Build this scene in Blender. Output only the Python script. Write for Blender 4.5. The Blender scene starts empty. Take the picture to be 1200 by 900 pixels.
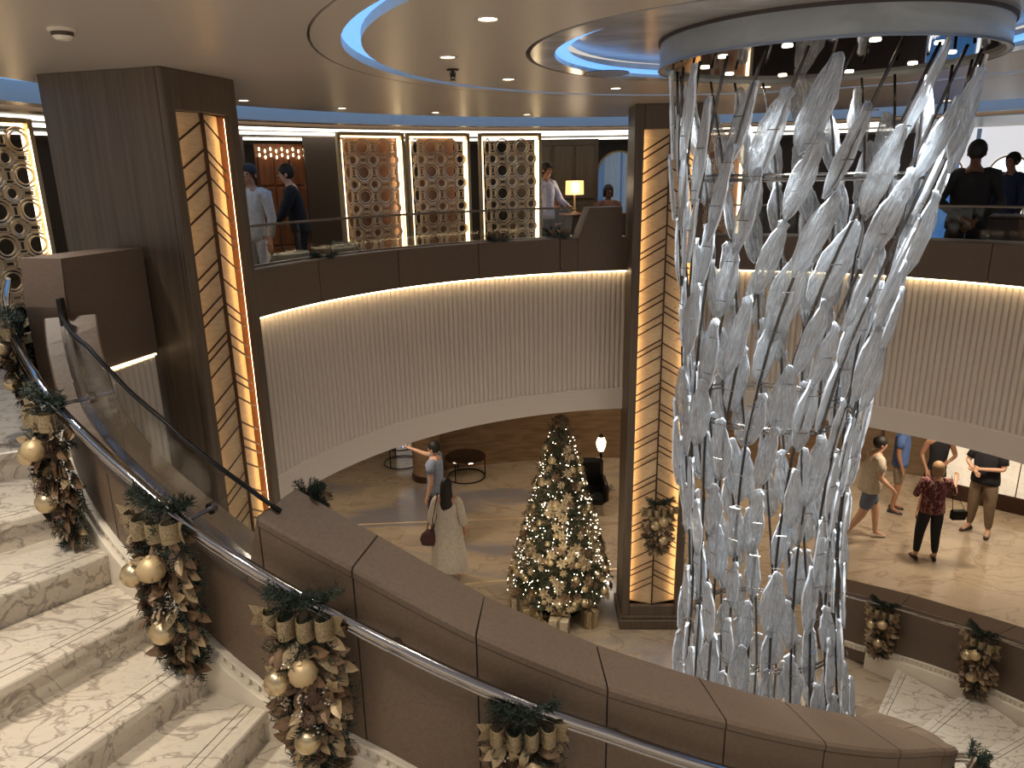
import bpy, math, random
from mathutils import Vector, Matrix, noise
import numpy as np
random.seed(7)
SC = bpy.context.scene
COL = SC.collection
PI = math.pi

# ------------------------------------------------------------------ camera
CAM_Z = 5.8
FPX = 855.0
_p = math.atan(FPX / math.hypot(52, 3000.0)); _r = math.atan(52 / 3000.0)
FWD = Vector((0, math.cos(_p), -math.sin(_p)))
_r0 = Vector((1, 0, 0)); _d0 = FWD.cross(_r0)
RGT = math.cos(_r) * _r0 + math.sin(_r) * _d0
DWN = FWD.cross(RGT)
cd = bpy.data.cameras.new('camera'); cam = bpy.data.objects.new('camera', cd); COL.objects.link(cam)
m = Matrix((RGT, -DWN, -FWD)).transposed().to_4x4(); m.translation = Vector((0, 0, CAM_Z))
cam.matrix_world = m
cd.sensor_width = 36; cd.lens = FPX / 1200 * 36; cd.clip_start = 0.05; cd.clip_end = 200
SC.camera = cam

# ------------------------------------------------------------------ world, exposure
w = bpy.data.worlds.new('world'); SC.world = w; w.use_nodes = True
w.node_tree.nodes['Background'].inputs[0].default_value = (1.0, 0.90, 0.80, 1)
w.node_tree.nodes['Background'].inputs[1].default_value = 0.70
SC.view_settings.view_transform = 'Standard'; SC.view_settings.look = 'None'
SC.view_settings.gamma = 1.0; SC.view_settings.exposure = 0.0
SC.view_settings.use_curve_mapping = False

def light(kind, name, loc, energy, color, target=None, **kw):
    l = bpy.data.lights.new(name, kind); l.energy = energy; l.color = color
    for k, v in kw.items(): setattr(l, k, v)
    o = bpy.data.objects.new(name, l); COL.objects.link(o); o.location = loc
    if target is not None:
        o.rotation_euler = (Vector(target) - Vector(loc)).to_track_quat('-Z', 'Y').to_euler()
    return o
WARM = (1.0, 0.84, 0.66)
NEUT = (1.0, 0.91, 0.80)
CC = Vector((1.75, 4.9))          # centre of the round ceiling
AC = Vector((1.65, 4.9))          # centre of the atrium
ZC = 6.53                         # ceiling height
ZD = 4.25                         # upper deck
def pol(c, r, deg, z=0): return Vector((c[0] + r * math.cos(math.radians(deg)), c[1] + r * math.sin(math.radians(deg)), z))
DOWN = []
for a in (-150, 178, 145, 112, 75, 40, 5, -35, -75, -112): DOWN.append(pol(CC, 2.12, a, ZC))
for a in (205, 185, 165, 150, 136, 122, 108, 90, 70, 50, 32, 12): DOWN.append(pol(CC, 4.88, a, ZC))
for i, p in enumerate(DOWN):
    inner = i < 10
    light('SPOT', 'downlight_lamp', p - Vector((0, 0, .03)), 90 if inner else 75, NEUT, (p.x, p.y, 0), spot_size=1.45, spot_blend=0.6, shadow_soft_size=0.06)
# unseen spots added to brighten the staircase
for p, e in (((-2.6, 2.6), 170), ((-1.5, 1.7), 170), ((0.2, 1.4), 90), ((2.4, 2.0), 80), ((4.5, 4.0), 100)):
    light('SPOT', 'stair_fill', (p[0], p[1], ZC - .03), e, (1.0, .87, .70), (p[0], p[1], 0), spot_size=1.3, spot_blend=0.7, shadow_soft_size=0.08)
# lights of the lower lobby ceiling
for x, y, e in ((-2.0, 10.5, 70), (.6, 11.0, 60), (3.4, 11.5, 70), (6.3, 10.2, 110), (8.0, 9.8, 85), (7.0, 12.4, 80), (-1.5, 13.6, 40), (2.0, 13.8, 40), (-4.2, 12.0, 40), (-3.4, 8.6, 30)):
    light('SPOT', 'lobby_lamp', (x, y, 2.86), e*1.7, WARM, (x, y, 0), spot_size=2.2, spot_blend=0.5, shadow_soft_size=0.12)

# ------------------------------------------------------------------ materials
def mat(name, col=(.5,.5,.5), rough=.5, metal=0, emit=None, es=0, alpha=1, trans=0, spec=None):
    mm = bpy.data.materials.new(name); mm.use_nodes = True
    b = mm.node_tree.nodes['Principled BSDF']
    b.inputs['Base Color'].default_value = (*col, 1); b.inputs['Roughness'].default_value = rough; b.inputs['Metallic'].default_value = metal
    if emit: b.inputs['Emission Color'].default_value = (*emit, 1); b.inputs['Emission Strength'].default_value = es
    if alpha < 1: b.inputs['Alpha'].default_value = alpha
    if trans: b.inputs['Transmission Weight'].default_value = trans
    if spec is not None: b.inputs['Specular IOR Level'].default_value = spec
    return mm
def S(r, g, b):   # sRGB 0-255 -> linear
    f = lambda c: (c/255/12.92) if c/255 <= .04045 else ((c/255+.055)/1.055)**2.4
    return (f(r), f(g), f(b))
def noisecol(name, c1, c2, scale, rough=.5, metal=0, stretch=(1,1,1), detail=6, lo=.35, hi=.65, bump=0, dist=0, rough2=None):
    mm = mat(name, c1, rough, metal); nt = mm.node_tree; N = nt.nodes; L = nt.links; b = N['Principled BSDF']
    tc = N.new('ShaderNodeTexCoord'); mp = N.new('ShaderNodeMapping'); mp.inputs['Scale'].default_value = stretch
    L.new(tc.outputs['Object'], mp.inputs[0])
    n = N.new('ShaderNodeTexNoise'); n.inputs['Scale'].default_value = scale; n.inputs['Detail'].default_value = detail; n.inputs['Distortion'].default_value = dist
    L.new(mp.outputs[0], n.inputs['Vector'])
    r = N.new('ShaderNodeValToRGB'); r.color_ramp.elements[0].position = lo; r.color_ramp.elements[1].position = hi
    r.color_ramp.elements[0].color = (*c1, 1); r.color_ramp.elements[1].color = (*c2, 1)
    L.new(n.outputs['Fac'], r.inputs[0]); L.new(r.outputs[0], b.inputs['Base Color'])
    if bump:
        bp = N.new('ShaderNodeBump'); bp.inputs['Strength'].default_value = bump; bp.inputs['Distance'].default_value = .01
        L.new(n.outputs['Fac'], bp.inputs['Height']); L.new(bp.outputs[0], b.inputs['Normal'])
    return mm
def marble(name, base, base2, vein, scale=1.0, rough=.22, vein_w=.035, big=None, bigscale=.3):
    mm = mat(name, base, rough); nt = mm.node_tree; N = nt.nodes; L = nt.links; b = N['Principled BSDF']
    tc = N.new('ShaderNodeTexCoord')
    def nz(sc, det, dist, w=0):
        n = N.new('ShaderNodeTexNoise'); n.inputs['Scale'].default_value = sc; n.inputs['Detail'].default_value = det; n.inputs['Distortion'].default_value = dist
        mp = N.new('ShaderNodeMapping'); mp.inputs['Location'].default_value = (w, w*2, w*3); mp.inputs['Rotation'].default_value = (.3, .2, .5+w)
        mp.inputs['Scale'].default_value = (1, 1.9, 1.3)
        L.new(tc.outputs['Object'], mp.inputs[0]); L.new(mp.outputs[0], n.inputs['Vector']); return n.outputs['Fac']
    def ridge(f, wd):
        s = N.new('ShaderNodeMath'); s.operation = 'SUBTRACT'; s.inputs[1].default_value = .5; L.new(f, s.inputs[0])
        a = N.new('ShaderNodeMath'); a.operation = 'ABSOLUTE'; L.new(s.outputs[0], a.inputs[0])
        mr = N.new('ShaderNodeMapRange'); mr.inputs['From Min'].default_value = 0; mr.inputs['From Max'].default_value = wd; mr.inputs['To Min'].default_value = 1; mr.inputs['To Max'].default_value = 0
        L.new(a.outputs[0], mr.inputs['Value']); return mr.outputs[0]
    def mix(f, a, bb):
        x = N.new('ShaderNodeMix'); x.data_type = 'RGBA'
        if hasattr(f, 'is_linked'): L.new(f, x.inputs['Factor'])
        for s, v in ((x.inputs[6], a), (x.inputs[7], bb)):
            if isinstance(v, tuple): s.default_value = (*v, 1)
            else: L.new(v, s)
        return x.outputs[2]
    def mul(a, bb):
        x = N.new('ShaderNodeMath'); x.operation = 'MULTIPLY'; L.new(a, x.inputs[0])
        if isinstance(bb, float): x.inputs[1].default_value = bb
        else: L.new(bb, x.inputs[1])
        return x.outputs[0]
    cl = mix(nz(scale*1.5, 5, .5, 1.3), base, base2)
    if big: 
        f = nz(bigscale, 6, 1.2, 4.1)
        mr = N.new('ShaderNodeMapRange'); mr.inputs['From Min'].default_value = .47; mr.inputs['From Max'].default_value = .56; L.new(f, mr.inputs['Value'])
        sx = N.new('ShaderNodeSeparateXYZ'); L.new(tc.outputs['Object'], sx.inputs[0]); m2 = N.new('ShaderNodeMapRange'); m2.inputs['From Min'].default_value = 1.5; m2.inputs['From Max'].default_value = 3.2; m2.inputs['To Min'].default_value = .9; m2.inputs['To Max'].default_value = .12; L.new(sx.outputs[0], m2.inputs['Value'])
        cl = mix(mul(mr.outputs[0], m2.outputs[0]), cl, big)
    v1 = ridge(nz(scale*2.2, 8, 1.0, 0.), vein_w); v2 = ridge(nz(scale*5.5, 6, .7, 2.7), vein_w*.8)
    msk = nz(scale*1.2, 3, 0, 7.7)
    c = mix(mul(v1, .75), cl, vein)
    c = mix(mul(mul(v2, msk), .55), c, vein)
    L.new(c, b.inputs['Base Color'])
    return mm
M = {}
M['marble'] = marble('step_marble', S(216,206,188), S(198,186,166), S(138,124,110), 1.5, vein_w=.030)
M['floor'] = marble('lobby_marble', S(190,172,146), S(168,148,122), S(146,126,104), .55, rough=.15, vein_w=.03, big=S(126,124,130), bigscale=.22)
M['taupe'] = noisecol('taupe_leather', S(112,93,75), S(101,84,67), 60, rough=.5, bump=.05)
M['taupe_dark'] = noisecol('taupe_fascia', S(104,86,70), S(95,78,63), 60, rough=.5, bump=.05)
M['hollow_shade'] = mat('taupe_hollow_shade', S(70,61,54), .6)  # taupe with the shade of the parapet hollow put into its colour
M['core'] = mat('dark_core', S(40,30,24), .6)
M['flute'] = mat('plaster', S(205,192,176), .55)
M['cream'] = mat('cream_stone', S(226,216,196), .4)
M['ceil'] = mat('ceiling_lacquer', S(190,178,164), .35)
M['ceil_in'] = noisecol('ceiling_mirror_lacquer', S(150,146,142), S(190,187,184), 1.2, rough=.18, stretch=(.5, 2.2, 1), dist=1.2)
M['groove'] = mat('groove_shadow_gap', S(70,58,48), .6)
M['cove_blue'] = mat('cove_light_blue', S(120,170,230), .5, emit=S(110,170,240), es=1.35)
M['led'] = mat('led_warm', (1,1,1), .5, emit=S(255,226,176), es=9)
M['led_soft'] = mat('led_warm_soft', (1,1,1), .5, emit=S(255,226,176), es=4.5)
M['led_white'] = mat('led_white', (1,1,1), .5, emit=S(255,246,228), es=3.2)
M['bulb'] = mat('bulb', (1,1,1), .5, emit=S(255,238,204), es=10)
M['walnut'] = noisecol('walnut_wood', S(100,84,66), S(80,66,52), 3.5, rough=.45, stretch=(9, 9, .35), detail=8, lo=.3, hi=.7)
M['wood_red'] = noisecol('cherry_wood', S(122,74,42), S(92,52,30), 3, rough=.35, stretch=(6, 6, .5))
M['bronze'] = mat('dark_bronze', S(74,52,40), .4, .5)
M['panel_gold'] = noisecol('gold_fabric', S(222,194,152), S(208,178,136), 14, rough=.5, stretch=(1, 1, 3))
M['chrome'] = mat('chrome', S(165,160,156), .13, 1)
M['steel'] = mat('brushed_steel', S(150,145,140), .3, 1)
M['blacksteel'] = mat('black_steel', S(26,24,22), .35, .6)
M['mirror'] = mat('mirror', S(120,110,104), .06, 1)
M['gold'] = mat('gold_metal', S(240,212,168), .3, .4)
M['gold_edge'] = mat('gold_lit', S(222,190,140), .3, .8)
M['gold_bauble'] = mat('gold_bauble', S(196,176,138), .28, .8)
M['champ'] = mat('champagne_matt', S(196,172,130), .5, .5)
M['ribbon'] = noisecol('gold_mesh_ribbon', S(168,150,116), S(118,100,72), 160, rough=.45, metal=.4, bump=.4)
M['ribbon_edge'] = mat('ribbon_edge', S(200,180,140), .5, .3)
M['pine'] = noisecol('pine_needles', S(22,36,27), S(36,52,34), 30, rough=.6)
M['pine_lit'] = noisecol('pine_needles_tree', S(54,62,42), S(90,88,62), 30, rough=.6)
M['leafgold'] = noisecol('bronze_leaves', S(138,112,82), S(104,80,58), 20, rough=.45, metal=.25)
M['leafcream'] = noisecol('champagne_leaves', S(196,176,138), S(160,138,104), 20, rough=.45, metal=.25)
M['cone'] = noisecol('pinecone', S(104,80,60), S(78,58,44), 50, rough=.7)
M['glass_clear'] = None
def glassy(name, tint, fac, rough=.04, ior=1.45):
    mm = bpy.data.materials.new(name); mm.use_nodes = True; nt = mm.node_tree; N = nt.nodes; L = nt.links
    N.remove(N['Principled BSDF']); out = N['Material Output']
    t = N.new('ShaderNodeBsdfTransparent'); t.inputs[0].default_value = (*tint, 1)
    g = N.new('ShaderNodeBsdfGlossy'); g.inputs['Roughness'].default_value = rough
    fr = N.new('ShaderNodeLayerWeight'); fr.inputs[0].default_value = .5
    pw_ = N.new('ShaderNodeMath'); pw_.operation = 'POWER'; pw_.inputs[1].default_value = 4.0; L.new(fr.outputs['Facing'], pw_.inputs[0])
    ad = N.new('ShaderNodeMath'); ad.operation = 'MULTIPLY_ADD'; ad.inputs[1].default_value = .6; ad.inputs[2].default_value = fac; L.new(pw_.outputs[0], ad.inputs[0])
    mx = N.new('ShaderNodeMixShader'); L.new(ad.outputs[0], mx.inputs[0]); L.new(t.outputs[0], mx.inputs[1]); L.new(g.outputs[0], mx.inputs[2])
    L.new(mx.outputs[0], out.inputs[0]); return mm
M['glass_clear'] = glassy('balustrade_glass', (.93, .94, .92), .03)
def leafglass():
    mm = bpy.data.materials.new('cast_glass'); mm.use_nodes = True; nt = mm.node_tree; N = nt.nodes; L = nt.links
    N.remove(N['Principled BSDF']); out = N['Material Output']
    tc = N.new('ShaderNodeTexCoord'); mp = N.new('ShaderNodeMapping'); mp.inputs['Scale'].default_value = (70, 70, 10); L.new(tc.outputs['Object'], mp.inputs[0])
    n = N.new('ShaderNodeTexNoise'); n.inputs['Scale'].default_value = 1.0; n.inputs['Detail'].default_value = 4; n.inputs['Distortion'].default_value = .8; L.new(mp.outputs[0], n.inputs['Vector'])
    bp = N.new('ShaderNodeBump'); bp.inputs['Strength'].default_value = 1.0; bp.inputs['Distance'].default_value = .035; L.new(n.outputs['Fac'], bp.inputs['Height'])
    t = N.new('ShaderNodeBsdfTransparent'); t.inputs[0].default_value = (.90, .93, .95, 1)
    d = N.new('ShaderNodeBsdfDiffuse'); d.inputs[0].default_value = (.90, .93, .96, 1); L.new(bp.outputs[0], d.inputs['Normal'])
    tr = N.new('ShaderNodeBsdfTranslucent'); tr.inputs[0].default_value = (.90, .95, 1, 1); L.new(bp.outputs[0], tr.inputs['Normal'])
    g = N.new('ShaderNodeBsdfGlossy'); g.inputs['Roughness'].default_value = .10; L.new(bp.outputs[0], g.inputs['Normal'])
    a = N.new('ShaderNodeMixShader'); a.inputs[0].default_value = .5; L.new(d.outputs[0], a.inputs[1]); L.new(tr.outputs[0], a.inputs[2])
    lw = N.new('ShaderNodeLayerWeight'); lw.inputs[0].default_value = .35
    mr = N.new('ShaderNodeMapRange'); mr.inputs['From Min'].default_value = .3; mr.inputs['From Max'].default_value = .75; mr.inputs['To Min'].default_value = .05; mr.inputs['To Max'].default_value = .75; L.new(n.outputs['Fac'], mr.inputs['Value'])
    ad = N.new('ShaderNodeMath'); ad.operation = 'ADD'; ad.use_clamp = True; L.new(mr.outputs[0], ad.inputs[0]); L.new(lw.outputs['Facing'], ad.inputs[1])
    b = N.new('ShaderNodeMixShader'); L.new(ad.outputs[0], b.inputs[0]); L.new(t.outputs[0], b.inputs[1]); L.new(a.outputs[0], b.inputs[2])
    c = N.new('ShaderNodeMixShader'); c.inputs[0].default_value = .30; L.new(b.outputs[0], c.inputs[1]); L.new(g.outputs[0], c.inputs[2])
    L.new(c.outputs[0], out.inputs[0]); return mm
M['leaf_glass'] = leafglass()
M['edge_highlight'] = mat('blade_edge_highlight', (.86,.90,.95), .12, spec=1.0)  # bright outline of the blades, edge highlight put into a whiter colour
def fabric(name, c, rough=.85): return mat(name, S(*c), rough)

# ------------------------------------------------------------------ mesh builder
class MB:
    def __init__(s): s.v = []; s.f = []
    def add(s, v, f):
        o = len(s.v); s.v += [tuple(a) for a in v]; s.f += [tuple(i + o for i in q) for q in f]; return s
    def box(s, c, d, rz=0, bev=0, rot=None):
        x, y, z = (a/2 for a in d); R = rot or Matrix.Rotation(rz, 3, 'Z'); c = Vector(c)
        if bev:
            b = min(bev, x*.9, y*.9, z*.9); vs = []; 
            for sz in (-1, 1):
                for (px, py) in ((x, y-b), (x-b, y), (-x+b, y), (-x, y-b), (-x, -y+b), (-x+b, -y), (x-b, -y), (x, -y+b)): vs.append((px, py, sz*(z-b)))
            for sz in (-1, 1):
                for (px, py) in ((x-b, y-b), (-x+b, y-b), (-x+b, -y+b), (x-b, -y+b)): vs.append((px, py, sz*z))
            fs = [(i, (i+1) % 8, 8+(i+1) % 8, 8+i) for i in range(8)]
            for base, cap, fl in ((0, 16, 1), (8, 20, 0)):
                q = [(base+0, base+7, cap+3, cap+0), (base+1, base+0, cap+0), (base+2, base+1, cap+0, cap+1), (base+3, base+2, cap+1), (base+4, base+3, cap+1, cap+2), (base+5, base+4, cap+2), (base+6, base+5, cap+2, cap+3), (base+7, base+6, cap+3), (cap+0, cap+3, cap+2, cap+1)]
                fs += [tuple(reversed(t)) if not fl else t for t in q]
            return s.add([c + R @ Vector(p) for p in vs], fs)
        vs = [(-x,-y,-z),(x,-y,-z),(x,y,-z),(-x,y,-z),(-x,-y,z),(x,-y,z),(x,y,z),(-x,y,z)]
        return s.add([c + R @ Vector(p) for p in vs], [(0,3,2,1),(4,5,6,7),(0,1,5,4),(1,2,6,5),(2,3,7,6),(3,0,4,7)])
    def tube(s, pts, r, n=8, closed=False, cap=True):
        pts = [Vector(p) for p in pts]; m_ = len(pts); rs = r if isinstance(r, (list, tuple)) else [r]*m_
        vs = []; up = None
        for i, p in enumerate(pts):
            a = pts[i-1] if (i or closed) else p; b = pts[(i+1) % m_] if (i < m_-1 or closed) else p
            t = (b - a).normalized()
            if up is None: up = Vector((0,0,1)) if abs(t.z) < .9 else Vector((1,0,0))
            u = t.cross(up).normalized() if t.cross(up).length > 1e-4 else t.orthogonal().normalized(); v = u.cross(t).normalized(); up = v
            for k in range(n):
                an = 2*PI*k/n; vs.append(p + (u*math.cos(an) + v*math.sin(an))*rs[i])
        fs = [(i*n+k, i*n+(k+1) % n, ((i+1) % m_)*n+(k+1) % n, ((i+1) % m_)*n+k) for i in range(m_ if closed else m_-1) for k in range(n)]
        if cap and not closed: fs += [tuple(range(n))[::-1], tuple((m_-1)*n+k for k in range(n))]
        return s.add(vs, fs)
    def lathe(s, prof, c=(0,0,0), n=24, rib=None):
        c = Vector(c); vs = []; k_ = len(prof)
        for j in range(n):
            a = 2*PI*j/n
            for (r, z) in prof:
                rr = r*(1 + (rib[1]*math.cos(rib[0]*a) if rib else 0)); vs.append(c + Vector((rr*math.cos(a), rr*math.sin(a), z)))
        fs = [(j*k_+i, ((j+1) % n)*k_+i, ((j+1) % n)*k_+i+1, j*k_+i+1) for j in range(n) for i in range(k_-1)]
        return s.add(vs, fs)
    def ball(s, c, r, n=12, m_=8, sc=(1,1,1), rot=None, rib=None):
        c = Vector(c); vs = []; R = rot or Matrix.Identity(3)
        for i in range(m_+1):
            th = PI*i/m_
            for k in range(n):
                a = 2*PI*k/n; q = r*(1 + (rib[1]*math.cos(rib[0]*a)*math.sin(th) if rib else 0))
                vs.append(c + R @ Vector((q*math.sin(th)*math.cos(a)*sc[0], q*math.sin(th)*math.sin(a)*sc[1], q*math.cos(th)*sc[2])))
        return s.add(vs, [(i*n+k, (i+1)*n+k, (i+1)*n+(k+1) % n, i*n+(k+1) % n) for i in range(m_) for k in range(n)])
    def spike(s, p, d, L, r):
        p = Vector(p); d = Vector(d).normalized(); u = d.orthogonal().normalized(); v = d.cross(u)
        return s.add([p + u*r, p - u*r*.5 + v*r*.87, p - u*r*.5 - v*r*.87, p + d*L], [(0,1,3),(1,2,3),(2,0,3)])
    def leaf(s, p, d, nrm, L, W, curl=.15):
        p = Vector(p); d = Vector(d).normalized(); n_ = Vector(nrm); sd = d.cross(n_)
        sd = sd.normalized() if sd.length > 1e-3 else d.orthogonal().normalized(); n_ = sd.cross(d).normalized()
        P = []
        for t, wd in ((0, .12), (.3, .85), (.6, 1), (.85, .55), (1, .02)):
            b = p + d*L*t + n_*(-curl*L*t*t); P += [b + sd*W*wd*.5 + n_*W*.12*wd, b, b - sd*W*wd*.5 + n_*W*.12*wd]
        fs = []
        for i in range(4): fs += [(i*3, i*3+1, i*3+4, i*3+3), (i*3+1, i*3+2, i*3+5, i*3+4)]
        return s.add(P, fs)
    def sweep(s, path, sec, closed=False, capends=True):
        """path: list of (x,y,z,nx,ny); sec: closed list of (offset along normal, dz)"""
        k_ = len(sec); vs = []
        for (x, y, z, nx, ny) in path:
            for (o, dz) in sec: vs.append((x + nx*o, y + ny*o, z + dz))
        m_ = len(path); fs = [(i*k_+j, i*k_+(j+1) % k_, ((i+1) % m_)*k_+(j+1) % k_, ((i+1) % m_)*k_+j) for i in range(m_ if closed else m_-1) for j in range(k_)]
        if capends and not closed: fs += [tuple(range(k_))[::-1], tuple((m_-1)*k_+j for j in range(k_))]
        return s.add(vs, fs)
    def mesh(s, name, material=None, smooth=False):
        me = bpy.data.meshes.new(name); me.from_pydata([tuple(v) for v in s.v], [], s.f)
        if material: me.materials.append(material)
        if smooth: me.polygons.foreach_set('use_smooth', [True]*len(me.polygons)); 
        me.validate(); me.update()
        import bmesh
        bm = bmesh.new(); bm.from_mesh(me); bmesh.ops.recalc_face_normals(bm, faces=bm.faces); bm.to_mesh(me); bm.free()
        return me
    def build(s, name, material, parent=None, smooth=False, **kw):
        return link(name, s.mesh(name, material, smooth), parent, **kw)
def link(name, me, parent=None, loc=None, rot=None, **kw):
    o = bpy.data.objects.new(name, me); COL.objects.link(o)
    if parent: o.parent = parent
    if loc is not None: o.location = loc
    if rot is not None: o.rotation_euler = rot
    for k, v in kw.items(): o[k] = v
    return o
def tag(o, label, cat, group=None, kind=None):
    o['label'] = label; o['category'] = cat
    if group: o['group'] = group
    if kind: o['kind'] = kind
    return o
def empty(name, loc, label, cat, group=None, rz=0, kind=None):
    o = bpy.data.objects.new(name, None); COL.objects.link(o); o.location = loc; o.rotation_euler = (0, 0, rz); o.empty_display_size = .1
    return tag(o, label, cat, group, kind)
def kids(o): return [c for c in bpy.data.objects if c.parent == o]
def copy_tree(o, parent=None):
    c = o.copy(); COL.objects.link(c)
    if parent: c.parent = parent
    for ch in KIDS.get(o.name, None) or kids(o): copy_tree(ch, c)
    return c
KIDS = {}
def smooth_by_angle(o, deg=35):
    me = o.data; me.polygons.foreach_set('use_smooth', [True]*len(me.polygons))
    md = None
    try: me.set_sharp_from_angle(angle=math.radians(deg))
    except Exception: pass
def spline(P, n=12):
    P = [Vector(p) for p in P]; Q = [2*P[0]-P[1]] + P + [2*P[-1]-P[-2]]; o = []
    for i in range(1, len(Q)-2):
        a, b, c, d = Q[i-1:i+3]
        for k in range(n):
            t = k/n; o.append(.5*((2*b)+(c-a)*t+(2*a-5*b+4*c-d)*t*t+(3*b-a-3*c+d)*t**3))
    o.append(Q[-2]); return o

# =================================================================== STRUCTURE
def arc_path(c, r, a0, a1, z, n=48, zf=None):
    """normals point away from the centre"""
    o = []
    for i in range(n+1):
        a = math.radians(a0 + (a1-a0)*i/n); o.append((c[0]+r*math.cos(a), c[1]+r*math.sin(a), zf(a0+(a1-a0)*i/n) if zf else z, math.cos(a), math.sin(a)))
    return o
def rect(o0, o1, z0, z1, b=0):
    if not b: return [(o0, z0), (o1, z0), (o1, z1), (o0, z1)]
    return [(o0, z0), (o1, z0), (o1, z1-b), (o1-b, z1), (o0+b, z1), (o0, z1-b)]

# ---- ceiling: rings of plaster with light slots and shadow gaps
def annulus(name, r0, r1, z, th, material, a0=0, a1=360, parent=None, n=96, **kw):
    mb = MB(); mb.sweep(arc_path(CC, 0, a0, a1, z, n), rect(r0, r1, 0, th), capends=(a1-a0 < 360))
    return mb.build(name, material, parent, **kw)
ceil = annulus('ceiling', 1.63, 2.60, ZC, .1, M['ceil'])
tag(ceil, 'lacquered taupe ring ceiling with round light coves over the atrium', 'ceiling', kind='structure')
annulus('inner_disc', .02, 1.36, ZC+.09, .1, M['ceil_in'], parent=ceil)
annulus('inner_ring', 1.45, 1.60, ZC, .1, M['ceil_in'], parent=ceil)
annulus('middle_ring', 2.71, 2.87, ZC, .1, M['ceil'], parent=ceil)
annulus('outer_ring', 2.885, 5.32, ZC, .1, M['ceil'], parent=ceil)
annulus('shadow_gap', 2.86, 2.90, ZC+.03, .02, M['groove'], parent=ceil)
annulus('shadow_gap', 1.59, 1.64, ZC+.03, .02, M['groove'], parent=ceil)
annulus('cove_light', 1.365, 1.445, ZC+.025, .02, M['cove_blue'], parent=ceil)
annulus('cove_light', 2.58, 2.73, ZC+.05, .03, M['cove_blue'], parent=ceil)
annulus('cove_light', 5.30, 6.05, ZC+.10, .03, M['cove_blue'], parent=ceil)
annulus('cove_edge', 5.32, 5.36, ZC-.0, .12, M['ceil'], parent=ceil)
annulus('soffit_ring', 6.02, 6.30, 6.46, .18, M['ceil'], parent=ceil)
annulus('cove_light_strip', 6.30, 6.36, 6.475, .03, M['led_white'], parent=ceil)
annulus('lounge_ceiling_ring', 6.36, 6.60, 6.43, .2, M['taupe_dark'], parent=ceil)
annulus('lounge_ceiling', 6.60, 17, 6.50, .1, M['ceil'], parent=ceil, n=64)
for r in (7.6, 8.6, 10.2): annulus('lounge_light_strip', r, r+.16, 6.47, .03, M['led_white'], a0=60, a1=165, parent=ceil, n=40)

# ---- floors
fl = MB(); n = 72
fl.sweep(arc_path(AC, 0, -60, 190, 0, n), rect(.02, 14.5, -.1, 0))
floor = tag(fl.build('floor', M['floor'], None), 'polished beige marble lobby floor with blue grey veining', 'floor', kind='structure')
dk = MB(); dk.sweep(arc_path(AC, 0, -30, 168, 0, 64), rect(4.17, 15, ZD-.12, ZD))
deck = tag(dk.build('floor', M['taupe_dark'], None), 'dark carpeted upper deck floor around the atrium', 'floor', kind='structure')
lb = MB(); lb.sweep(arc_path(AC, 0, -30, 168, 0, 64), rect(4.12, 14.5, 2.9, 3.0))
lb.build('lobby_ceiling', M['ceil'], deck)
inl = MB()
inl.box((.35, 9.75, .003), (3.6, .035, .006), rz=.16)
inl.build('brass_inlay_strip', M['gold'], floor)
inl = MB(); inl.box((-2.2, 11.6, .003), (5.2, .035, .006), rz=.05); inl.build('brass_inlay_strip', M['gold'], floor)
# upper landing at the head of the stairs
ld = MB()
P = [(-2.98, 4.42), (-4.9, 3.15), (-9, 3.6), (-12, 10), (-5.5, 9.5), (-3.2, 6.4), (-3.25, 5.35), (-2.9, 5.0)]
ld.add([(x, y, ZD) for x, y in P] + [(x, y, ZD-.12) for x, y in P], [tuple(range(8))] + [tuple(range(15, 7, -1))] + [(i, (i+1) % 8, 8+(i+1) % 8, 8+i) for i in range(8)])
tag(ld.build('floor', M['marble']), 'cream marble landing at the head of the staircase', 'floor', kind='structure')

# ---- fluted atrium wall
def flutes(name, a0, a1, r, z0, z1, label, parent=None):
    pitch = .062; n = int(abs(math.radians(a1-a0))*r/pitch); mb = MB(); path = []
    prof = [(0, 0), (.15, .016), (.35, .023), (.5, .024), (.65, .023), (.85, .016)]
    for i in range(n):
        for (t, d) in prof:
            a = math.radians(a0 + (a1-a0)*(i+t)/n); path.append((AC[0]+(r-d)*math.cos(a), AC[1]+(r-d)*math.sin(a), 0, math.cos(a), math.sin(a)))
    mb.sweep(path, rect(0, .1, z0, z1)); o = mb.build(name, M['flute'], parent); return o
def atrium_wall(name, a0, a1, label, zb=2.9):
    o = flutes(name, a0, a1, 4.07, zb+.28, 4.78, label)
    tag(o, label, 'wall', kind='structure')
    m1 = MB(); m1.sweep(arc_path(AC, 4.045, a0, a1, 0, 60), rect(0, .12, zb, zb+.28, .01)); m1.build('lower_band', M['flute'], o)
    m2 = MB(); m2.sweep(arc_path(AC, 3.97, a0, a1, 0, 60), rect(0.03, .2, 4.72, 5.06)); m2.build('fascia_core', M['core'], o)
    k = max(1, round(abs(a1-a0)/16)); da = (a1-a0)/k
    for i in range(k):
        p = MB(); g = .07*(1 if da > 0 else -1)
        p.sweep(arc_path(AC, 3.97, a0+da*i+g, a0+da*(i+1)-g, 0, 12), rect(0, .24, 4.68, 5.08, .012)); p.build('fascia_panel', M['taupe_dark'], o)
    l = MB(); l.sweep(arc_path(AC, 4.0, a0, a1, 0, 60), rect(0, .03, 4.662, 4.678)); l.build('led_strip', M['led'], o)
    return o
WB = atrium_wall('wall_back', 90.5, 165, 'white fluted curved wall under the brown balcony front, left of the middle column')
WR = atrium_wall('wall_right', 84.5, -25, 'white fluted curved wall under the balcony front, right of the glass sculpture')
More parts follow.
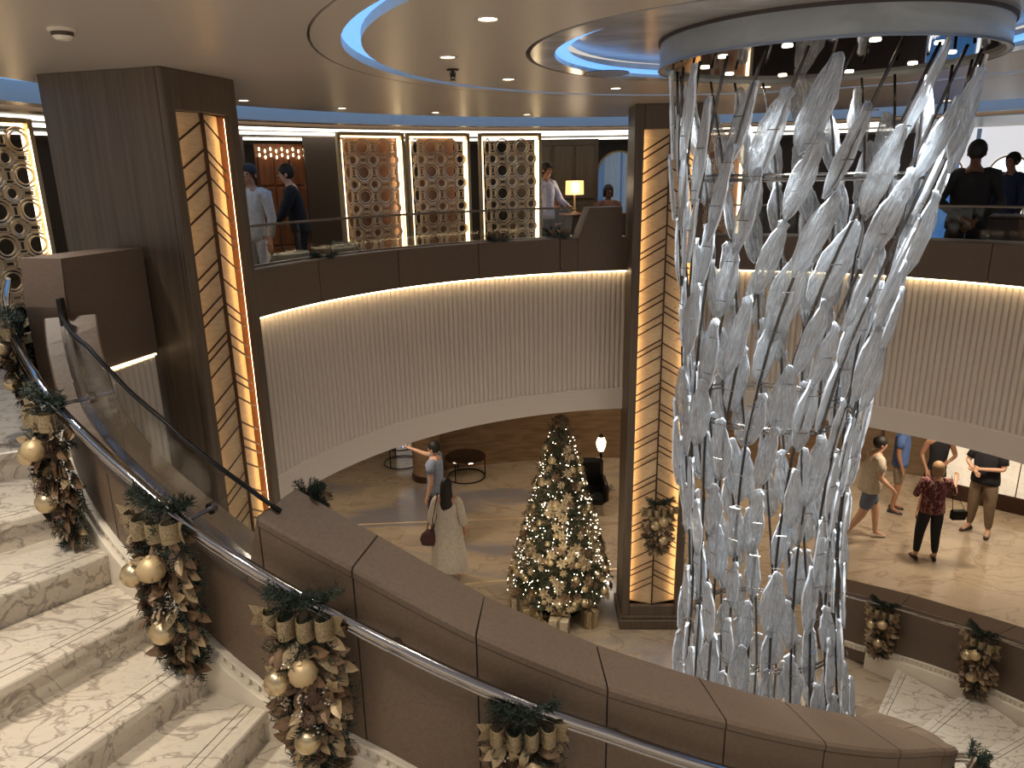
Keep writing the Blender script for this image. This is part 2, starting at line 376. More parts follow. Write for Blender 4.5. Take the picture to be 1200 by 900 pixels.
# left end of the balcony front: fluted piece, tall block with slanted end
def straight_flutes(p0, p1, z0, z1):
    p0, p1 = Vector(p0), Vector(p1); d = (p1-p0); L = d.length; d.normalize(); nn = Vector((-d.y, d.x, 0)); nn = nn if nn.x < 0 else -nn
    path = []; n = int(L/.062)
    for i in range(n):
        for (t, dd) in [(0, 0), (.15, .016), (.35, .023), (.5, .024), (.65, .023), (.85, .016)]:
            q = p0 + d*(L*(i+t)/n) - nn*dd; path.append((q.x, q.y, 0, nn.x, nn.y))
    return MB().sweep(path, rect(0, .1, z0, z1))
wl = straight_flutes((-2.60, 5.17, 0), (-2.745, 4.44, 0), 2.9, 4.585).build('wall_left', M['flute'])
tag(wl, 'short white fluted wall beside the left column, seen through the stair glass', 'wall', kind='structure')
MB().sweep([(-2.575, 5.17, 0, -.97, .25), (-2.74, 4.5, 0, -.97, .25)], rect(.002, .03, 4.595, 4.606)).build('led_strip', M['led_soft'], wl)
def raised_block(name, a0, a1, a2, r, z0, z1, z2, th, label):
    """top is level from a0 to a1, slants down to z2 at a2, then drops"""
    mb = MB(); vs = []; ring = [(a0, z1), (a0+(a1-a0)*.5, z1), (a1, z1), (a2, z2), (a2, z0)]
    for (a, z) in [(a0, z0), (a0+(a1-a0)*.5, z0), (a1, z0), (a2, z0)] + [(a2, z2), (a1, z1), (a0+(a1-a0)*.5, z1), (a0, z1)]:
        for rr in (r, r+th):
            p = pol(AC, rr, a, z); vs.append(p)
    f = [tuple(range(0, 16, 2))[::-1]]
    fs = [(0, 2, 12, 14), (2, 4, 10, 12), (4, 6, 8, 10), (1, 15, 13, 3), (3, 13, 11, 5), (5, 11, 9, 7), (0, 14, 15, 1), (14, 12, 13, 15), (12, 10, 11, 13), (10, 8, 9, 11), (8, 6, 7, 9), (0, 1, 3, 2), (2, 3, 5, 4), (4, 5, 7, 6)]
    mb.add(vs, fs); return tag(mb.build(name, M['taupe_dark']), label, 'parapet', kind='structure')
mb = MB(); T_ = Vector((-.30, .077, 0)); side = [(-2.575, 5.19, 4.61), (-2.75, 4.52, 4.61), (-2.715, 4.43, 4.61), (-2.715, 4.43, 5.07), (-2.75, 4.52, 5.36), (-2.575, 5.19, 5.36)]
v = [Vector(q) for q in side]; v = v + [q + T_ for q in v]
mb.add(v, [(0, 1, 4, 5), (1, 2, 3, 4), (6, 11, 10, 7), (7, 10, 9, 8), (0, 6, 7, 1), (1, 7, 8, 2), (2, 8, 9, 3), (3, 9, 10, 4), (4, 10, 11, 5), (5, 11, 6, 0)])
lblk = tag(mb.build('trim_1', M['taupe_dark']), 'brown raised end block of the balcony front with slanted end, beside the left column', 'parapet', kind='structure')
MB().add([Vector((x, y, z)) + k*T_ for z in (3.5, 4.608) for k in (0, 1) for x, y in ((-2.75, 4.50), (-2.715, 4.43))], [(0,1,3,2),(4,6,7,5),(0,4,5,1),(1,5,7,3),(3,7,6,2),(2,6,4,0)]).build('end_pier', M['taupe_dark'], lblk)
raised_block('trim_2', 94.5, 100.2, 102.2, 3.955, 4.69, 5.43, 5.07, .26, 'brown raised end block of the balcony front, left of the middle column')

# ---- glass balustrade on the balcony
def balustrade(a0, a1, label, n):
    t = empty('glass_balustrade', pol(AC, 4.13, (a0+a1)/2, 5.08), label, 'railing', 'low glass balustrades on the balcony')
    o0 = Vector(t.location); da = (a1-a0)/n
    for i in range(n):
        p = MB(); g = .12*(1 if da > 0 else -1)
        p.sweep([(x-o0.x, y-o0.y, z-o0.z, nx, ny) for x, y, z, nx, ny in arc_path(AC, 4.12, a0+da*i+g, a0+da*(i+1)-g, 5.08, 10)], rect(0, .012, 0, .33)); p.build('glass_pane', M['glass_clear'], t)
    p = MB(); p.tube([Vector((x, y, 5.425)) - o0 for x, y, z, a, b in arc_path(AC, 4.126, a0, a1, 0, 40)], .013, 6); p.build('top_rail', M['steel'], t)
    p = MB(); p.sweep([(x-o0.x, y-o0.y, z-o0.z, nx, ny) for x, y, z, nx, ny in arc_path(AC, 4.10, a0, a1, 5.075, 40)], rect(0, .05, 0, .02)); p.build('base_channel', M['steel'], t)
    return t
balustrade(102.5, 163, 'low glass balustrade with thin steel rail in front of the ring screens', 5)
balustrade(80, -20, 'low glass balustrade with thin steel rail behind the glass sculpture and man in suit', 7)

# ---- staircase curve (wall face on the stair side), lengths in metres
WP = [(-2.86,4.45),(-2.72,4.2),(-2.48,3.88),(-2.2,3.62),(-1.9,3.4),(-1.6,3.22),(-1.25,3.06),(-.75,2.93),(-.18,2.84),(.4,2.83),(.97,2.89),(1.5,3.02),(2.0,3.22),(2.45,3.5),(2.78,3.8),(2.98,4.12),(3.05,4.45),(3.0,4.75),(2.9,4.99),(2.84,5.25),(2.84,5.7)]
WC = spline([(x, y, 0) for x, y in WP], 16)
WS = [0]
for a, b in zip(WC[:-1], WC[1:]): WS.append(WS[-1] + (b-a).length)
WTOT = WS[-1]
def Wat(s):
    i = 0
    import bisect
    i = min(max(bisect.bisect_right(WS, s)-1, 0), len(WC)-2)
    t = (s-WS[i])/(WS[i+1]-WS[i]); p = WC[i].lerp(WC[i+1], t)
    a = WC[max(i-2, 0)]; b = WC[min(i+3, len(WC)-1)]; d = (b-a).normalized()
    return p, Vector((d.y, -d.x, 0))
def tab(T): 
    xs = [a for a, b in T]; ys = [b for a, b in T]
    return lambda s: float(np.interp(s, xs, ys))
def ext(T, s1, slope): return T + [(s1, T[-1][1] - slope*(s1-T[-1][0]))]
zpar = tab(ext([(2.2, 4.36), (2.694, 4.13), (3.271, 3.828), (3.865, 3.543), (4.446, 3.295), (5.024, 3.027), (5.557, 2.781), (6.0, 2.57), (6.45, 2.30), (6.8, 2.0), (7.35, 1.74)], 9, .45))
zrail = tab([(.75, 4.74), (.92, 4.685), (1.23, 4.592), (1.561, 4.466), (1.807, 4.352), (2.044, 4.237), (2.215, 4.157), (2.495, 4.016), (2.828, 3.858), (3.531, 3.521), (3.862, 3.373), (4.289, 3.157), (5.024, 2.80), (5.557, 2.55), (6.0, 2.34), (6.3, 2.26), (6.6, 2.16), (6.9, 1.90), (7.1, 1.70), (7.35, 1.45), (9, .75)])
zcop = tab([(0, 5.06), (.6, 4.60), (1.086, 4.408), (1.643, 4.209), (1.916, 4.102), (2.178, 3.97), (2.4, 3.87)])
zgls = tab([(0, 5.07), (.45, 5.04), (.92, 4.97), (1.2, 4.86), (1.333, 4.793), (1.64, 4.67), (1.764, 4.599), (2.134, 4.424), (2.318, 4.318), (2.5, 4.23)])
NZ = [(0.30, 4.23), (.68, 4.046), (1.07, 3.862), (1.48, 3.678), (1.86, 3.494), (2.19, 3.31), (2.56, 3.126)]
znose = tab(NZ + [(s, zpar(s)-1.05) for s in np.arange(2.8, 8.2, .15)])
def wpath(s0, s1, zf, n=40): 
    o = []
    for i in range(n+1):
        s = s0+(s1-s0)*i/n; p, nn = Wat(s); o.append((p.x, p.y, zf(s), nn.x, nn.y))
    return o
# body of the wall
PS = 2.262      # the tall parapet starts here
mb = MB(); mb.sweep(wpath(.1, 2.45, lambda s: 0), [(-.005, 0), (-.27, 0)] + [(-.27, .1), (-.005, .1)])
core = MB()
def wallbody(s0, s1, ztop, zbot, o0, o1, n):
    vs = []; 
    for i in range(n+1):
        s = s0+(s1-s0)*i/n; p, nn = Wat(s); 
        for o, z in ((o0, zbot(s)), (o1, zbot(s)), (o1, ztop(s)), (o0, ztop(s))): o = (o if (o > -.2 or s < 5.6) else o + .16*min(1, (s-5.6)/.8)); vs.append((p.x+nn.x*o, p.y+nn.y*o, z))
    fs = [(i*4+j, i*4+(j+1) % 4, i*4+4+(j+1) % 4, i*4+4+j) for i in range(n) for j in range(4)] + [(3, 2, 1, 0), (n*4, n*4+1, n*4+2, n*4+3)]
    return vs, fs
core.add(*wallbody(.05, PS+.3, lambda s: zcop(s)-.03, lambda s: znose(s)-.5, -.012, -.26, 24))
core.add(*wallbody(PS+.03, WTOT, lambda s: zpar(s)-.03, lambda s: max(0, znose(s)-.5), -.012, -.30, 70))
pw = tag(core.build('wall_staircase', M['core']), 'curved brown panelled parapet wall on the inside of the marble staircase', 'wall', kind='structure')
# coping of the low part
def thk(s, o): return o if (o > -.2 or s < 5.6) else (o + (.16)*min(1, (s-5.6)/.8))
def strip(name, s0, s1, ztop, zbot, o0, o1, material, n=16, b=.012, parent=pw, **kw):
    mb = MB(); vs = []
    for i in range(n+1):
        s = s0+(s1-s0)*i/n; p, nn = Wat(s); zt = ztop(s); zb = zbot(s)
        for o, z in ((o0, zb), (o1, zb), (o1, zt-b), (o1+b, zt), (o0-b, zt), (o0, zt-b)): o = thk(s, o); vs.append((p.x+nn.x*o, p.y+nn.y*o, z))
    k = 6; fs = [(i*k+j, i*k+(j+1) % k, (i+1)*k+(j+1) % k, (i+1)*k+j) for i in range(n) for j in range(k)] + [tuple(range(k))[::-1], tuple(n*k+j for j in range(k))]
    mb.add(vs, fs); return mb.build(name, material, parent, **kw)
lowj = [.08, 1.15, 2.27]
for a, b in zip(lowj[:-1], lowj[1:]):
    strip('side_panel', a+.006, b-.006, lambda s: zcop(s)-.035, lambda s: znose(s)-.02, 0, -.03, M['taupe'], 14, .004)
strip('coping', .06, 2.28, zcop, lambda s: zcop(s)-.03, .012, -.27, M['taupe'], 26, .008)
strip('chrome_channel', .1, 2.28, lambda s: zcop(s)+.02, lambda s: zcop(s), -.075, -.125, M['chrome'], 26, .003)
# tall parapet panels: joints as measured
J = [PS, 2.712, 3.271, 3.865, 4.446, 5.024, 5.60, 6.15, 6.75, 7.35, 7.9, WTOT]
for i, (a, b) in enumerate(zip(J[:-1], J[1:])):
    g = .004
    strip('side_panel', a+g, b-g, lambda s: zpar(s)-.052, lambda s: znose(s)-.02, 0, -.03, M['taupe'], 12, .004)
    strip('cap_side', a+g, b-g, lambda s: zpar(s), lambda s: zpar(s)-.046, .006, -.33, M['taupe'], 12, .014)
    strip('back_panel', a+g, b-g, lambda s: zpar(s)-.052, lambda s: max(0.0, znose(s)-.5), -.30, -.322, M['hollow_shade'] if a > 4.9 else M['taupe'], 12, .004)
# slanted closing end of the tall parapet
pa, na = Wat(PS); pb, nb = Wat(PS-.10)
e = MB(); v = []
for p, nn, z0, z1 in ((pb, nb, znose(PS-.1)-.02, zcop(PS-.1)+.0), (pa, na, znose(PS)-.02, zpar(PS))):
    for o in (.004, -.325): v += [(p.x+nn.x*o, p.y+nn.y*o, z0), (p.x+nn.x*o, p.y+nn.y*o, z1)]
e.add(v, [(0, 2, 3, 1), (4, 5, 7, 6), (0, 1, 5, 4), (2, 6, 7, 3), (1, 3, 7, 5), (0, 4, 6, 2)]); e.build('slanted_end', M['taupe'], pw)
# stair glass
def glass_strip(s0, s1, off):
    mb = MB(); vs, fs = wallbody(s0, s1, lambda s: zgls(s)-.01, lambda s: zcop(s)+.012, off, off-.012, 12); mb.add(vs, fs); return mb
gl = pw
glass_strip(.12, 1.18, -.09).build('glass_pane', M['glass_clear'], gl)
glass_strip(1.19, 2.25, -.09).build('glass_pane', M['glass_clear'], gl)
tp = [];
for i in range(41):
    s = .10+(2.32-.10)*i/40; p, nn = Wat(s); tp.append((p.x-nn.x*.096, p.y-nn.y*.096, zgls(s)))
MB().tube(tp, .012, 8).build('glass_top_cap', M['blacksteel'], gl, smooth=True)
p, nn = Wat(.12); MB().box((p.x-nn.x*.096, p.y-nn.y*.096, (zgls(.12)+zcop(.12))/2-.1), (.03, .05, zgls(.12)-zcop(.12)+.35), bev=.004).build('end_post', M['blacksteel'], gl)
# hand rail
rp = [(-3.50, 5.10, 5.16), (-3.36, 4.83, 5.06), (-3.17, 4.55, 4.98), (-2.90, 4.20, 4.88), (-2.60, 3.85, 4.79)]
rp = [Vector(q) for q in rp]
for i in range(90):
    s = .80+(7.9-.80)*i/89; p, nn = Wat(s); rp.append(Vector((p.x+nn.x*.10, p.y+nn.y*.10, zrail(s))))
rp = rp[:5] + rp[5:]
first = spline(rp[:7], 8)
rp = first + rp[7:]
hr = MB().tube(rp, .026, 12).build('handrail', M['chrome'], pw, smooth=True); hr['label'] = 'polished chrome handrail sweeping down the inner curved stair wall'
MB().tube([q - Vector((0, 0, .040)) for q in rp], .010, 8).build('under_rail', M['chrome'], hr, smooth=True)
for s in (.86, 1.9, 2.9, 3.9, 4.9, 5.7, 6.4, 7.1):
    p, nn = Wat(s); z = zrail(s)
    b = MB(); q0 = Vector((p.x+nn.x*.10, p.y+nn.y*.10, z-.03)); low = s < PS; q1 = Vector((p.x-nn.x*(.085 if low else .0), p.y-nn.y*(.085 if low else .0), z-(.03 if low else .07)))
    b.tube([q0, q1], .011, 8); b.tube([q1 - nn*.012, q1 + nn*.014], .03, 14); b.build('bracket', M['chrome'], hr, smooth=False)
# the rail's newel loop at the top
# ---- steps
NS = 23; RIS = 4.23/NS
ss = []; sg = np.linspace(.1, WTOT, 1200); zz = [znose(s) for s in sg]
for k in range(1, NS+1):
    z = 4.23 - RIS*(k-1); i = int(np.argmin([abs(q-z) for q in zz])); ss.append((float(sg[i]), z))
oa = [40, 28.5, 17, 5, -8, -21, -35, -49, -62]
steps = []
for k, (s, z) in enumerate(ss):
    p, nn = Wat(s); fromb = NS-1-k
    inner = p + nn*.045
    if fromb < len(oa): outer = pol(AC, 3.66, oa[fromb]); outer = Vector((outer.x, outer.y, 0))
    else: outer = inner + nn*2.0
    steps.append((inner, outer, z))
st = empty('staircase', (0, 0, 0), 'curved staircase of cream marble steps with brown veins', 'staircase', kind='structure')
for k, (I, O, z) in enumerate(steps):
    if k == 0: In, On = None, None
    # tread k spans from nosing k back to the riser of step k-1
    if k == 0:
        Ib, Ob = I + (I-steps[1][0]), O + (O-steps[1][1])
    else: Ib, Ob = steps[k-1][0], steps[k-1][1]
    d = ((I-Ib) + (O-Ob)); d.z = 0; d.normalize()
    nz = d*.03
    th = .045
    def q(v, zz_): return (v.x, v.y, zz_)
    # nose piece and field with a fine joint between
    a = 1-.095/max((I-Ib).length+.001, .2) if (I-Ib).length > .25 else .7; 
    Im = Ib.lerp(I, max(a, .3)); Om = Ob.lerp(O, max(1-.095/max((O-Ob).length, .2), .3))
    e1 = d*.006
    t = MB(); t.add([q(Im+e1, z-th), q(Om+e1, z-th), q(O+nz, z-th), q(I+nz, z-th), q(Im+e1, z), q(Om+e1, z), q(O+nz*.8, z), q(I+nz*.8, z), q(O+nz, z-.008), q(I+nz, z-.008)],
        [(0,3,2,1), (4,5,6,7), (7,6,8,9), (3,9,8,2), (0,1,5,4), (0,4,7,9,3), (1,2,8,6,5)])
    t.build('nosing', M['marble'], st)
    g0 = d*.040; t = MB(); t.add([q(Im+e1+g0, z), q(Om+e1+g0, z), q(Om+e1+g0+d*.004, z), q(Im+e1+g0+d*.004, z), q(Im+e1+g0, z+.0006), q(Om+e1+g0, z+.0006), q(Om+e1+g0+d*.004, z+.0006), q(Im+e1+g0+d*.004, z+.0006)], [(0,3,2,1),(4,5,6,7),(0,1,5,4),(1,2,6,5),(2,3,7,6),(3,0,4,7)])
    t.build('anti_slip_strip', M['bronze'], st)
    if k < 12 or True:
        t = MB(); t.add([q(Ib-d*.02, z-th), q(Ob-d*.02, z-th), q(Om, z-th), q(Im, z-th), q(Ib-d*.02, z), q(Ob-d*.02, z), q(Om, z), q(Im, z)], [(0,3,2,1),(4,5,6,7),(0,1,5,4),(1,2,6,5),(2,3,7,6),(3,0,4,7)])
        t.build('tread', M['marble'], st)
    t = MB(); t.add([q(I-d*.03, z-RIS), q(O-d*.03, z-RIS), q(O, z-RIS), q(I, z-RIS), q(I-d*.03, z-th), q(O-d*.03, z-th), q(O, z-th), q(I, z-th)], [(0,3,2,1),(4,5,6,7),(0,1,5,4),(1,2,6,5),(2,3,7,6),(3,0,4,7)])
    t.build('riser', M['marble'], st)
# inner curb with dentil band
strip('curb', .25, WTOT-.02, lambda s: znose(s)+.055, lambda s: max(0, znose(s)-.34), .05, 0.0, M['cream'], 80, .004, parent=st)
dn = MB(); s = .3
while s < WTOT-.05:
    p, nn = Wat(s); t = Vector((-nn.y, nn.x, 0)); z = znose(s)+.085
    dn.box((p.x+nn.x*.012, p.y+nn.y*.012, z), (.026, .034, .055), rz=math.atan2(nn.y, nn.x)); s += .05
dn.build('dentil_band', M['cream'], st)['kind'] = 'stuff'
strip('dentil_backing', .25, WTOT-.02, lambda s: znose(s)+.115, lambda s: znose(s)+.05, .010, 0.0, M['cream'], 80, .001, parent=st)
strip('dentil_ledge', .25, WTOT-.02, lambda s: znose(s)+.125, lambda s: znose(s)+.11, .035, 0.0, M['cream'], 80, .002, parent=st)

# ---- outer stair wall on the right
zr_ang = tab([(-80, 1.237+.0142*101), (21, 1.237), (34.5, 1.043), (48.3, .918), (60, .86)])
zd_ang = tab([(-80, .548+.0142*100.4), (20.4, .548), (27.9, .458), (41.2, .297), (47, .22), (60, .18)])
A0, A1 = 57, -52
def awall(name, a0, a1, r0, r1, ztop, zbot, material, parent, n=30, b=.01):
    vs = []; mb = MB()
    for i in range(n+1):
        a = a0+(a1-a0)*i/n; c, s_ = math.cos(math.radians(a)), math.sin(math.radians(a)); zt, zb = ztop(a), zbot(a)
        for r, z in ((r0, zb), (r1, zb), (r1, zt-b), (r1-b, zt), (r0+b, zt), (r0, zt-b)): vs.append((AC[0]+r*c, AC[1]+r*s_, z))
    k = 6; fs = [(i*k+j, i*k+(j+1) % k, (i+1)*k+(j+1) % k, (i+1)*k+j) for i in range(n) for j in range(k)] + [tuple(range(k))[::-1], tuple(n*k+j for j in range(k))]
    mb.add(vs, fs); return mb.build(name, material, parent)
ow = awall('wall_stair_right', A0, A1, 3.74, 4.0, lambda a: zr_ang(a)-.03, lambda a: 0, M['core'], None)
tag(ow, 'curved brown parapet wall on the outer side of the stairs at the right', 'wall', kind='structure')
k = 7; da = (A1-A0)/k
for i in range(k):
    a, b = A0+da*i-.06, A0+da*(i+1)+.06
    awall('side_panel', a, b, 3.715, 3.75, lambda q: zr_ang(q)-.04, lambda q: max(0, zd_ang(q)-.2), M['taupe_dark'], ow, 10, .004)
    awall('back_panel', a, b, 3.99, 4.015, lambda q: zr_ang(q)-.04, lambda q: 0, M['taupe_dark'], ow, 10, .004)
    awall('cap', a, b, 3.70, 4.03, lambda q: zr_ang(q), lambda q: zr_ang(q)-.035, M['taupe_dark'], ow, 10, .01)
awall('curb', 46, A1, 3.66, 3.716, lambda a: zd_ang(a)-.03, lambda a: max(0, zd_ang(a)-.5), M['cream'], ow, 40, .004)
awall('dentil_backing', 50, A1, 3.704, 3.716, lambda a: zd_ang(a)+.03, lambda a: zd_ang(a)-.04, M['cream'], ow, 40, .001)
awall('dentil_ledge', 50, A1, 3.685, 3.716, lambda a: zd_ang(a)+.04, lambda a: zd_ang(a)+.025, M['cream'], ow, 40, .002)
dn = MB(); a = 49
while a > A1:
    c, s_ = math.cos(math.radians(a)), math.sin(math.radians(a)); dn.box((AC[0]+3.702*c, AC[1]+3.702*s_, zd_ang(a)-.003), (.026, .034, .055), rz=math.radians(a)); a -= .8
dn.build('dentil_band', M['cream'], ow)['kind'] = 'stuff'
rr = [pol(AC, 3.60, a, zr_ang(a)) for a in np.linspace(58, -50, 60)]
h2 = MB().tube(rr, .02, 10).build('handrail', M['chrome'], ow, smooth=True)
for a in (54, 44, 33, 22, 8, -10, -30):
    q0 = pol(AC, 3.60, a, zr_ang(a)-.02); q1 = pol(AC, 3.712, a, zr_ang(a)-.07); MB().tube([q0, q1], .008, 6).build('bracket', M['chrome'], h2)

# ---- walls of the rooms behind
def curved_wall(name, r, a0, a1, z0, z1, material, label, th=.2, n=40, c=AC):
    mb = MB(); mb.sweep(arc_path(c, r, a0, a1, 0, n), rect(0, th, z0, z1)); return tag(mb.build(name, material), label, 'wall', kind='structure')
M['tanwall'] = noisecol('tan_wall', S(150,126,98), S(134,110,84), 2, rough=.25, stretch=(1,1,4))
M['darkwall'] = mat('dark_wall', S(58,46,38), .5)
M['lobbywood'] = noisecol('lobby_veneer', S(150,122,92), S(126,100,74), 2.5, rough=.22, stretch=(1,1,6))
lobby = curved_wall('wall_lobby_back', 9.6, 62, 112, 0, 2.9, M['lobbywood'], 'glossy tan veneer wall at the far side of the lobby', n=30)
curved_wall('wall_lobby_left', 11.5, 112, 190, 0, 2.9, M['tanwall'], 'tan stone lobby wall at the far left')
curved_wall('wall_lobby_right', 10.7, -20, 66, 0, 2.9, M['tanwall'], 'tan lobby wall behind the standing guests')
curved_wall('wall_lounge_back', 12.5, -30, 175, ZD, 6.5, M['darkwall'], 'dark timber wall at the back of the upper lounge', n=60)

# =================================================================== COLUMNS
def column(name, base, rz, label, ztop, dep=1.0, w_=.78, seed=1, plinth=True):
    """local frame: front face in the plane y=0 facing -y, width along x, body behind (+y)"""
    t = empty(name, base, label, 'column', None, rz); R = random.Random(seed)
    h = ztop; fr = .10; wp = w_/2-fr; zb, zt = .34, h-.26; rec = .16
    # sides and back
    b = MB()
    for sx in (-1, 1): b.box((sx*(w_/2-.015), dep/2+.02, h/2), (.03, dep-.04, h), bev=.004)
    b.box((0, dep-.015, h/2), (w_-.07, .03, h))
    b.build('side_panel', M['walnut'], t)
    # frame: two stiles, header, sill
    for sx in (-1, 1): MB().box((sx*(w_/2-fr/2), .03, h/2), (fr, .06, h), bev=.008).build('stile', M['walnut'], t)
    MB().box((0, .03, h-.13), (w_-2*fr, .06, .26), bev=.006).build('header', M['walnut'], t)
    MB().box((0, .03, zb/2), (w_-2*fr, .06, zb), bev=.006).build('sill', M['walnut'], t)
    for sx in (-1, 1): MB().box((sx*(wp+.062), .12, (zb+zt)/2), (.012, .12, zt-zb)).build('reveal', M['wood_red'], t)
    # V shaped back panels: ridge toward the viewer
    for sx in (-1, 1):
        v = MB(); x0 = sx*(wp+.055); v.add([(0, .055, zb), (x0, .16, zb), (x0, .16, zt), (0, .055, zt), (0, .075, zb), (x0, .18, zb), (x0, .18, zt), (0, .075, zt)], [(0,1,2,3),(4,7,6,5),(0,3,7,4),(1,5,6,2),(0,4,5,1),(3,2,6,7)])
        v.build('glowing_panel', M['panel_gold'], t)
        MB().box((sx*(wp+.034), .067, (zb+zt)/2), (.028, .010, zt-zb-.04)).build('led_strip', M['led_col'], t)
    MB().box((0, .028, (zb+zt)/2), (.016, .022, zt-zb)).build('centre_bar', M['bronze'], t)
    bar = {}
    for sx in (-1, 1):
        rise = .62*wp; m_ = MB(); L = math.hypot(wp, rise)
        # bar follows the V panel: runs from the ridge out and down to the reveal
        d0 = Vector((0, .038, 0)); d1 = Vector((sx*wp, .085, -rise)); m_.tube([d0, d1], .0085, 4); bar[sx] = m_.mesh('bar', M['bronze'])
    iv = [.16, .21, .18, .08, .17, .09, .22, .07, .13, .20, .15, .07]
    for sx in (-1, 1):
        z = zt - (.02 if sx > 0 else .06); k = R.randrange(12)
        while z > zb + rise + .03:
            link('bar', bar[sx], t, (0, 0, z)); z -= iv[k % 12]*R.uniform(.9, 1.1); k += 1
    if plinth:
        MB().box((0, dep/2, .07), (w_+.06, dep+.06, .14), bev=.01).build('plinth', M['walnut'], t)
        MB().box((0, .0, .17), (w_+.03, .03, .05), bev=.006).build('plinth_moulding', M['walnut'], t)
    return t
M['led_col'] = mat('led_column', (1,1,1), .5, emit=S(255,216,160), es=11)
colA = column('column', (1.785, 8.41, 0), -.03, 'wood clad column with glowing herringbone recess, behind the left edge of the glass sculpture', ZC, dep=.62, seed=3)
colB = column('column', (-2.155, 5.53, 0), math.atan2(.74, .21), 'large dark wood column with glowing herringbone recess at the left', ZC, dep=1.02, seed=5)

# =================================================================== GLASS SCULPTURE
ch_prof = [(6.46, 1.975, 1.0), (6.38, 1.969, .985), (6.11, 1.949, .95), (5.80, 1.927, .905), (5.26, 1.872, .816), (4.69, 1.83, .732), (4.07, 1.812, .676), (3.41, 1.843, .64), (2.71, 1.896, .645), (1.62, 1.975, .71), (1.0, 1.98, .72)]
cz = [p[0] for p in ch_prof][::-1]; cxs = [p[1] for p in ch_prof][::-1]; crs = [p[2] for p in ch_prof][::-1]
CY = 4.92
def chp(z, ang, dr=0):
    x = float(np.interp(z, cz, cxs))-.015; r = float(np.interp(z, cz, crs))*float(np.interp(z, [1, 3, 6], [.94, .87, .905])) + dr
    return Vector((x + r*math.cos(ang), CY + r*math.sin(ang), z))
def twist(z):          # radians of twist, strong near the top
    u = (6.4-z)/4.8; return .85*(1-u)**1.9*1 if u < 1 else 0
ZTOP, ZBOT = 6.36, 1.15
ch = empty('glass_sculpture', (1.93, CY, ZC), 'tall flared sculpture of hanging clear glass blades under a round ceiling drum', 'chandelier')
OFF = Vector(ch.location)
def chb(mb, name, material, **kw):
    mb.v = [tuple(Vector(v)-OFF) for v in mb.v]; return mb.build(name, material, ch, **kw)
d = MB(); DC = (2.0, 5.0)
d.sweep(arc_path(DC, 0, 0, 360, 0, 72), [(.985, 6.45), (1.01, 6.45), (1.01, 6.62), (.985, 6.62)], capends=False)
M['drum'] = noisecol('drum_lacquer', S(150,150,142), S(172,172,164), 2, rough=.3, stretch=(1,1,3), dist=1)
chb(d, 'drum', M['drum'])
d = MB(); d.sweep(arc_path(DC, 0, 0, 360, 0, 72), [(1.0, 6.60), (1.022, 6.60), (1.022, 6.619), (1.0, 6.619)], capends=False); chb(d, 'drum_shadow_gap', M['groove'])
d = MB(); d.sweep(arc_path(DC, 0, 0, 360, 0, 72), [(1.008, 6.445), (1.02, 6.445), (1.02, 6.457), (1.008, 6.457)], capends=False); chb(d, 'drum_trim', M['steel'])
d = MB(); d.sweep(arc_path(DC, 0, 0, 360, 0, 72), [(.01, 6.475), (.985, 6.475), (.985, 6.495), (.01, 6.495)], capends=False)
M['darkmirror'] = mat('dark_mirror', S(120,105,96), .05, 1)
chb(d, 'mirror_disc', M['darkmirror'])
sm = MB(); sm.lathe([(.001, 0), (.028, 0), (.03, .006), (.001, .006)], n=12); sm = sm.mesh('spot_lens', M['bulb'])
for i in range(10):
    a = 2*PI*i/10+.3; q = Vector((DC[0]+.72*math.cos(a), DC[1]+.72*math.sin(a), 6.467)); link('spot_lens', sm, ch, q-OFF)
for i in range(8):
    a = 2*PI*i/8+.2; q = Vector((DC[0]+.80*math.cos(a), DC[1]+.80*math.sin(a), 6.46))
    light('SPOT', 'sculpture_lamp', q, 330, (.90, .96, 1.0), (DC[0]+.62*math.cos(a), DC[1]+.62*math.sin(a), 2.0), spot_size=.9, spot_blend=.8, shadow_soft_size=.05)
NR = 24
M['rod'] = mat('rod_metal', S(96,90,86), .25, .9)
zl = np.linspace(ZC-.1, ZBOT+.05, 26)
for i in range(NR):
    a = 2*PI*i/NR; mb = MB(); mb.tube([chp(z, a+twist(z), -.03) for z in zl], .009, 6); chb(mb, 'rod', M['rod'], smooth=True)
def ringz(z, rr=.008):
    mb = MB()
    for dz in (0, -.03): mb.tube([chp(z+dz, t, -.055) for t in np.linspace(0, 2*PI, 41)[:-1]], rr, 6, closed=True)
    chb(mb, 'support_ring', M['chrome'], smooth=True)
for z in (5.78, 4.22, 2.42, 1.30): ringz(z)
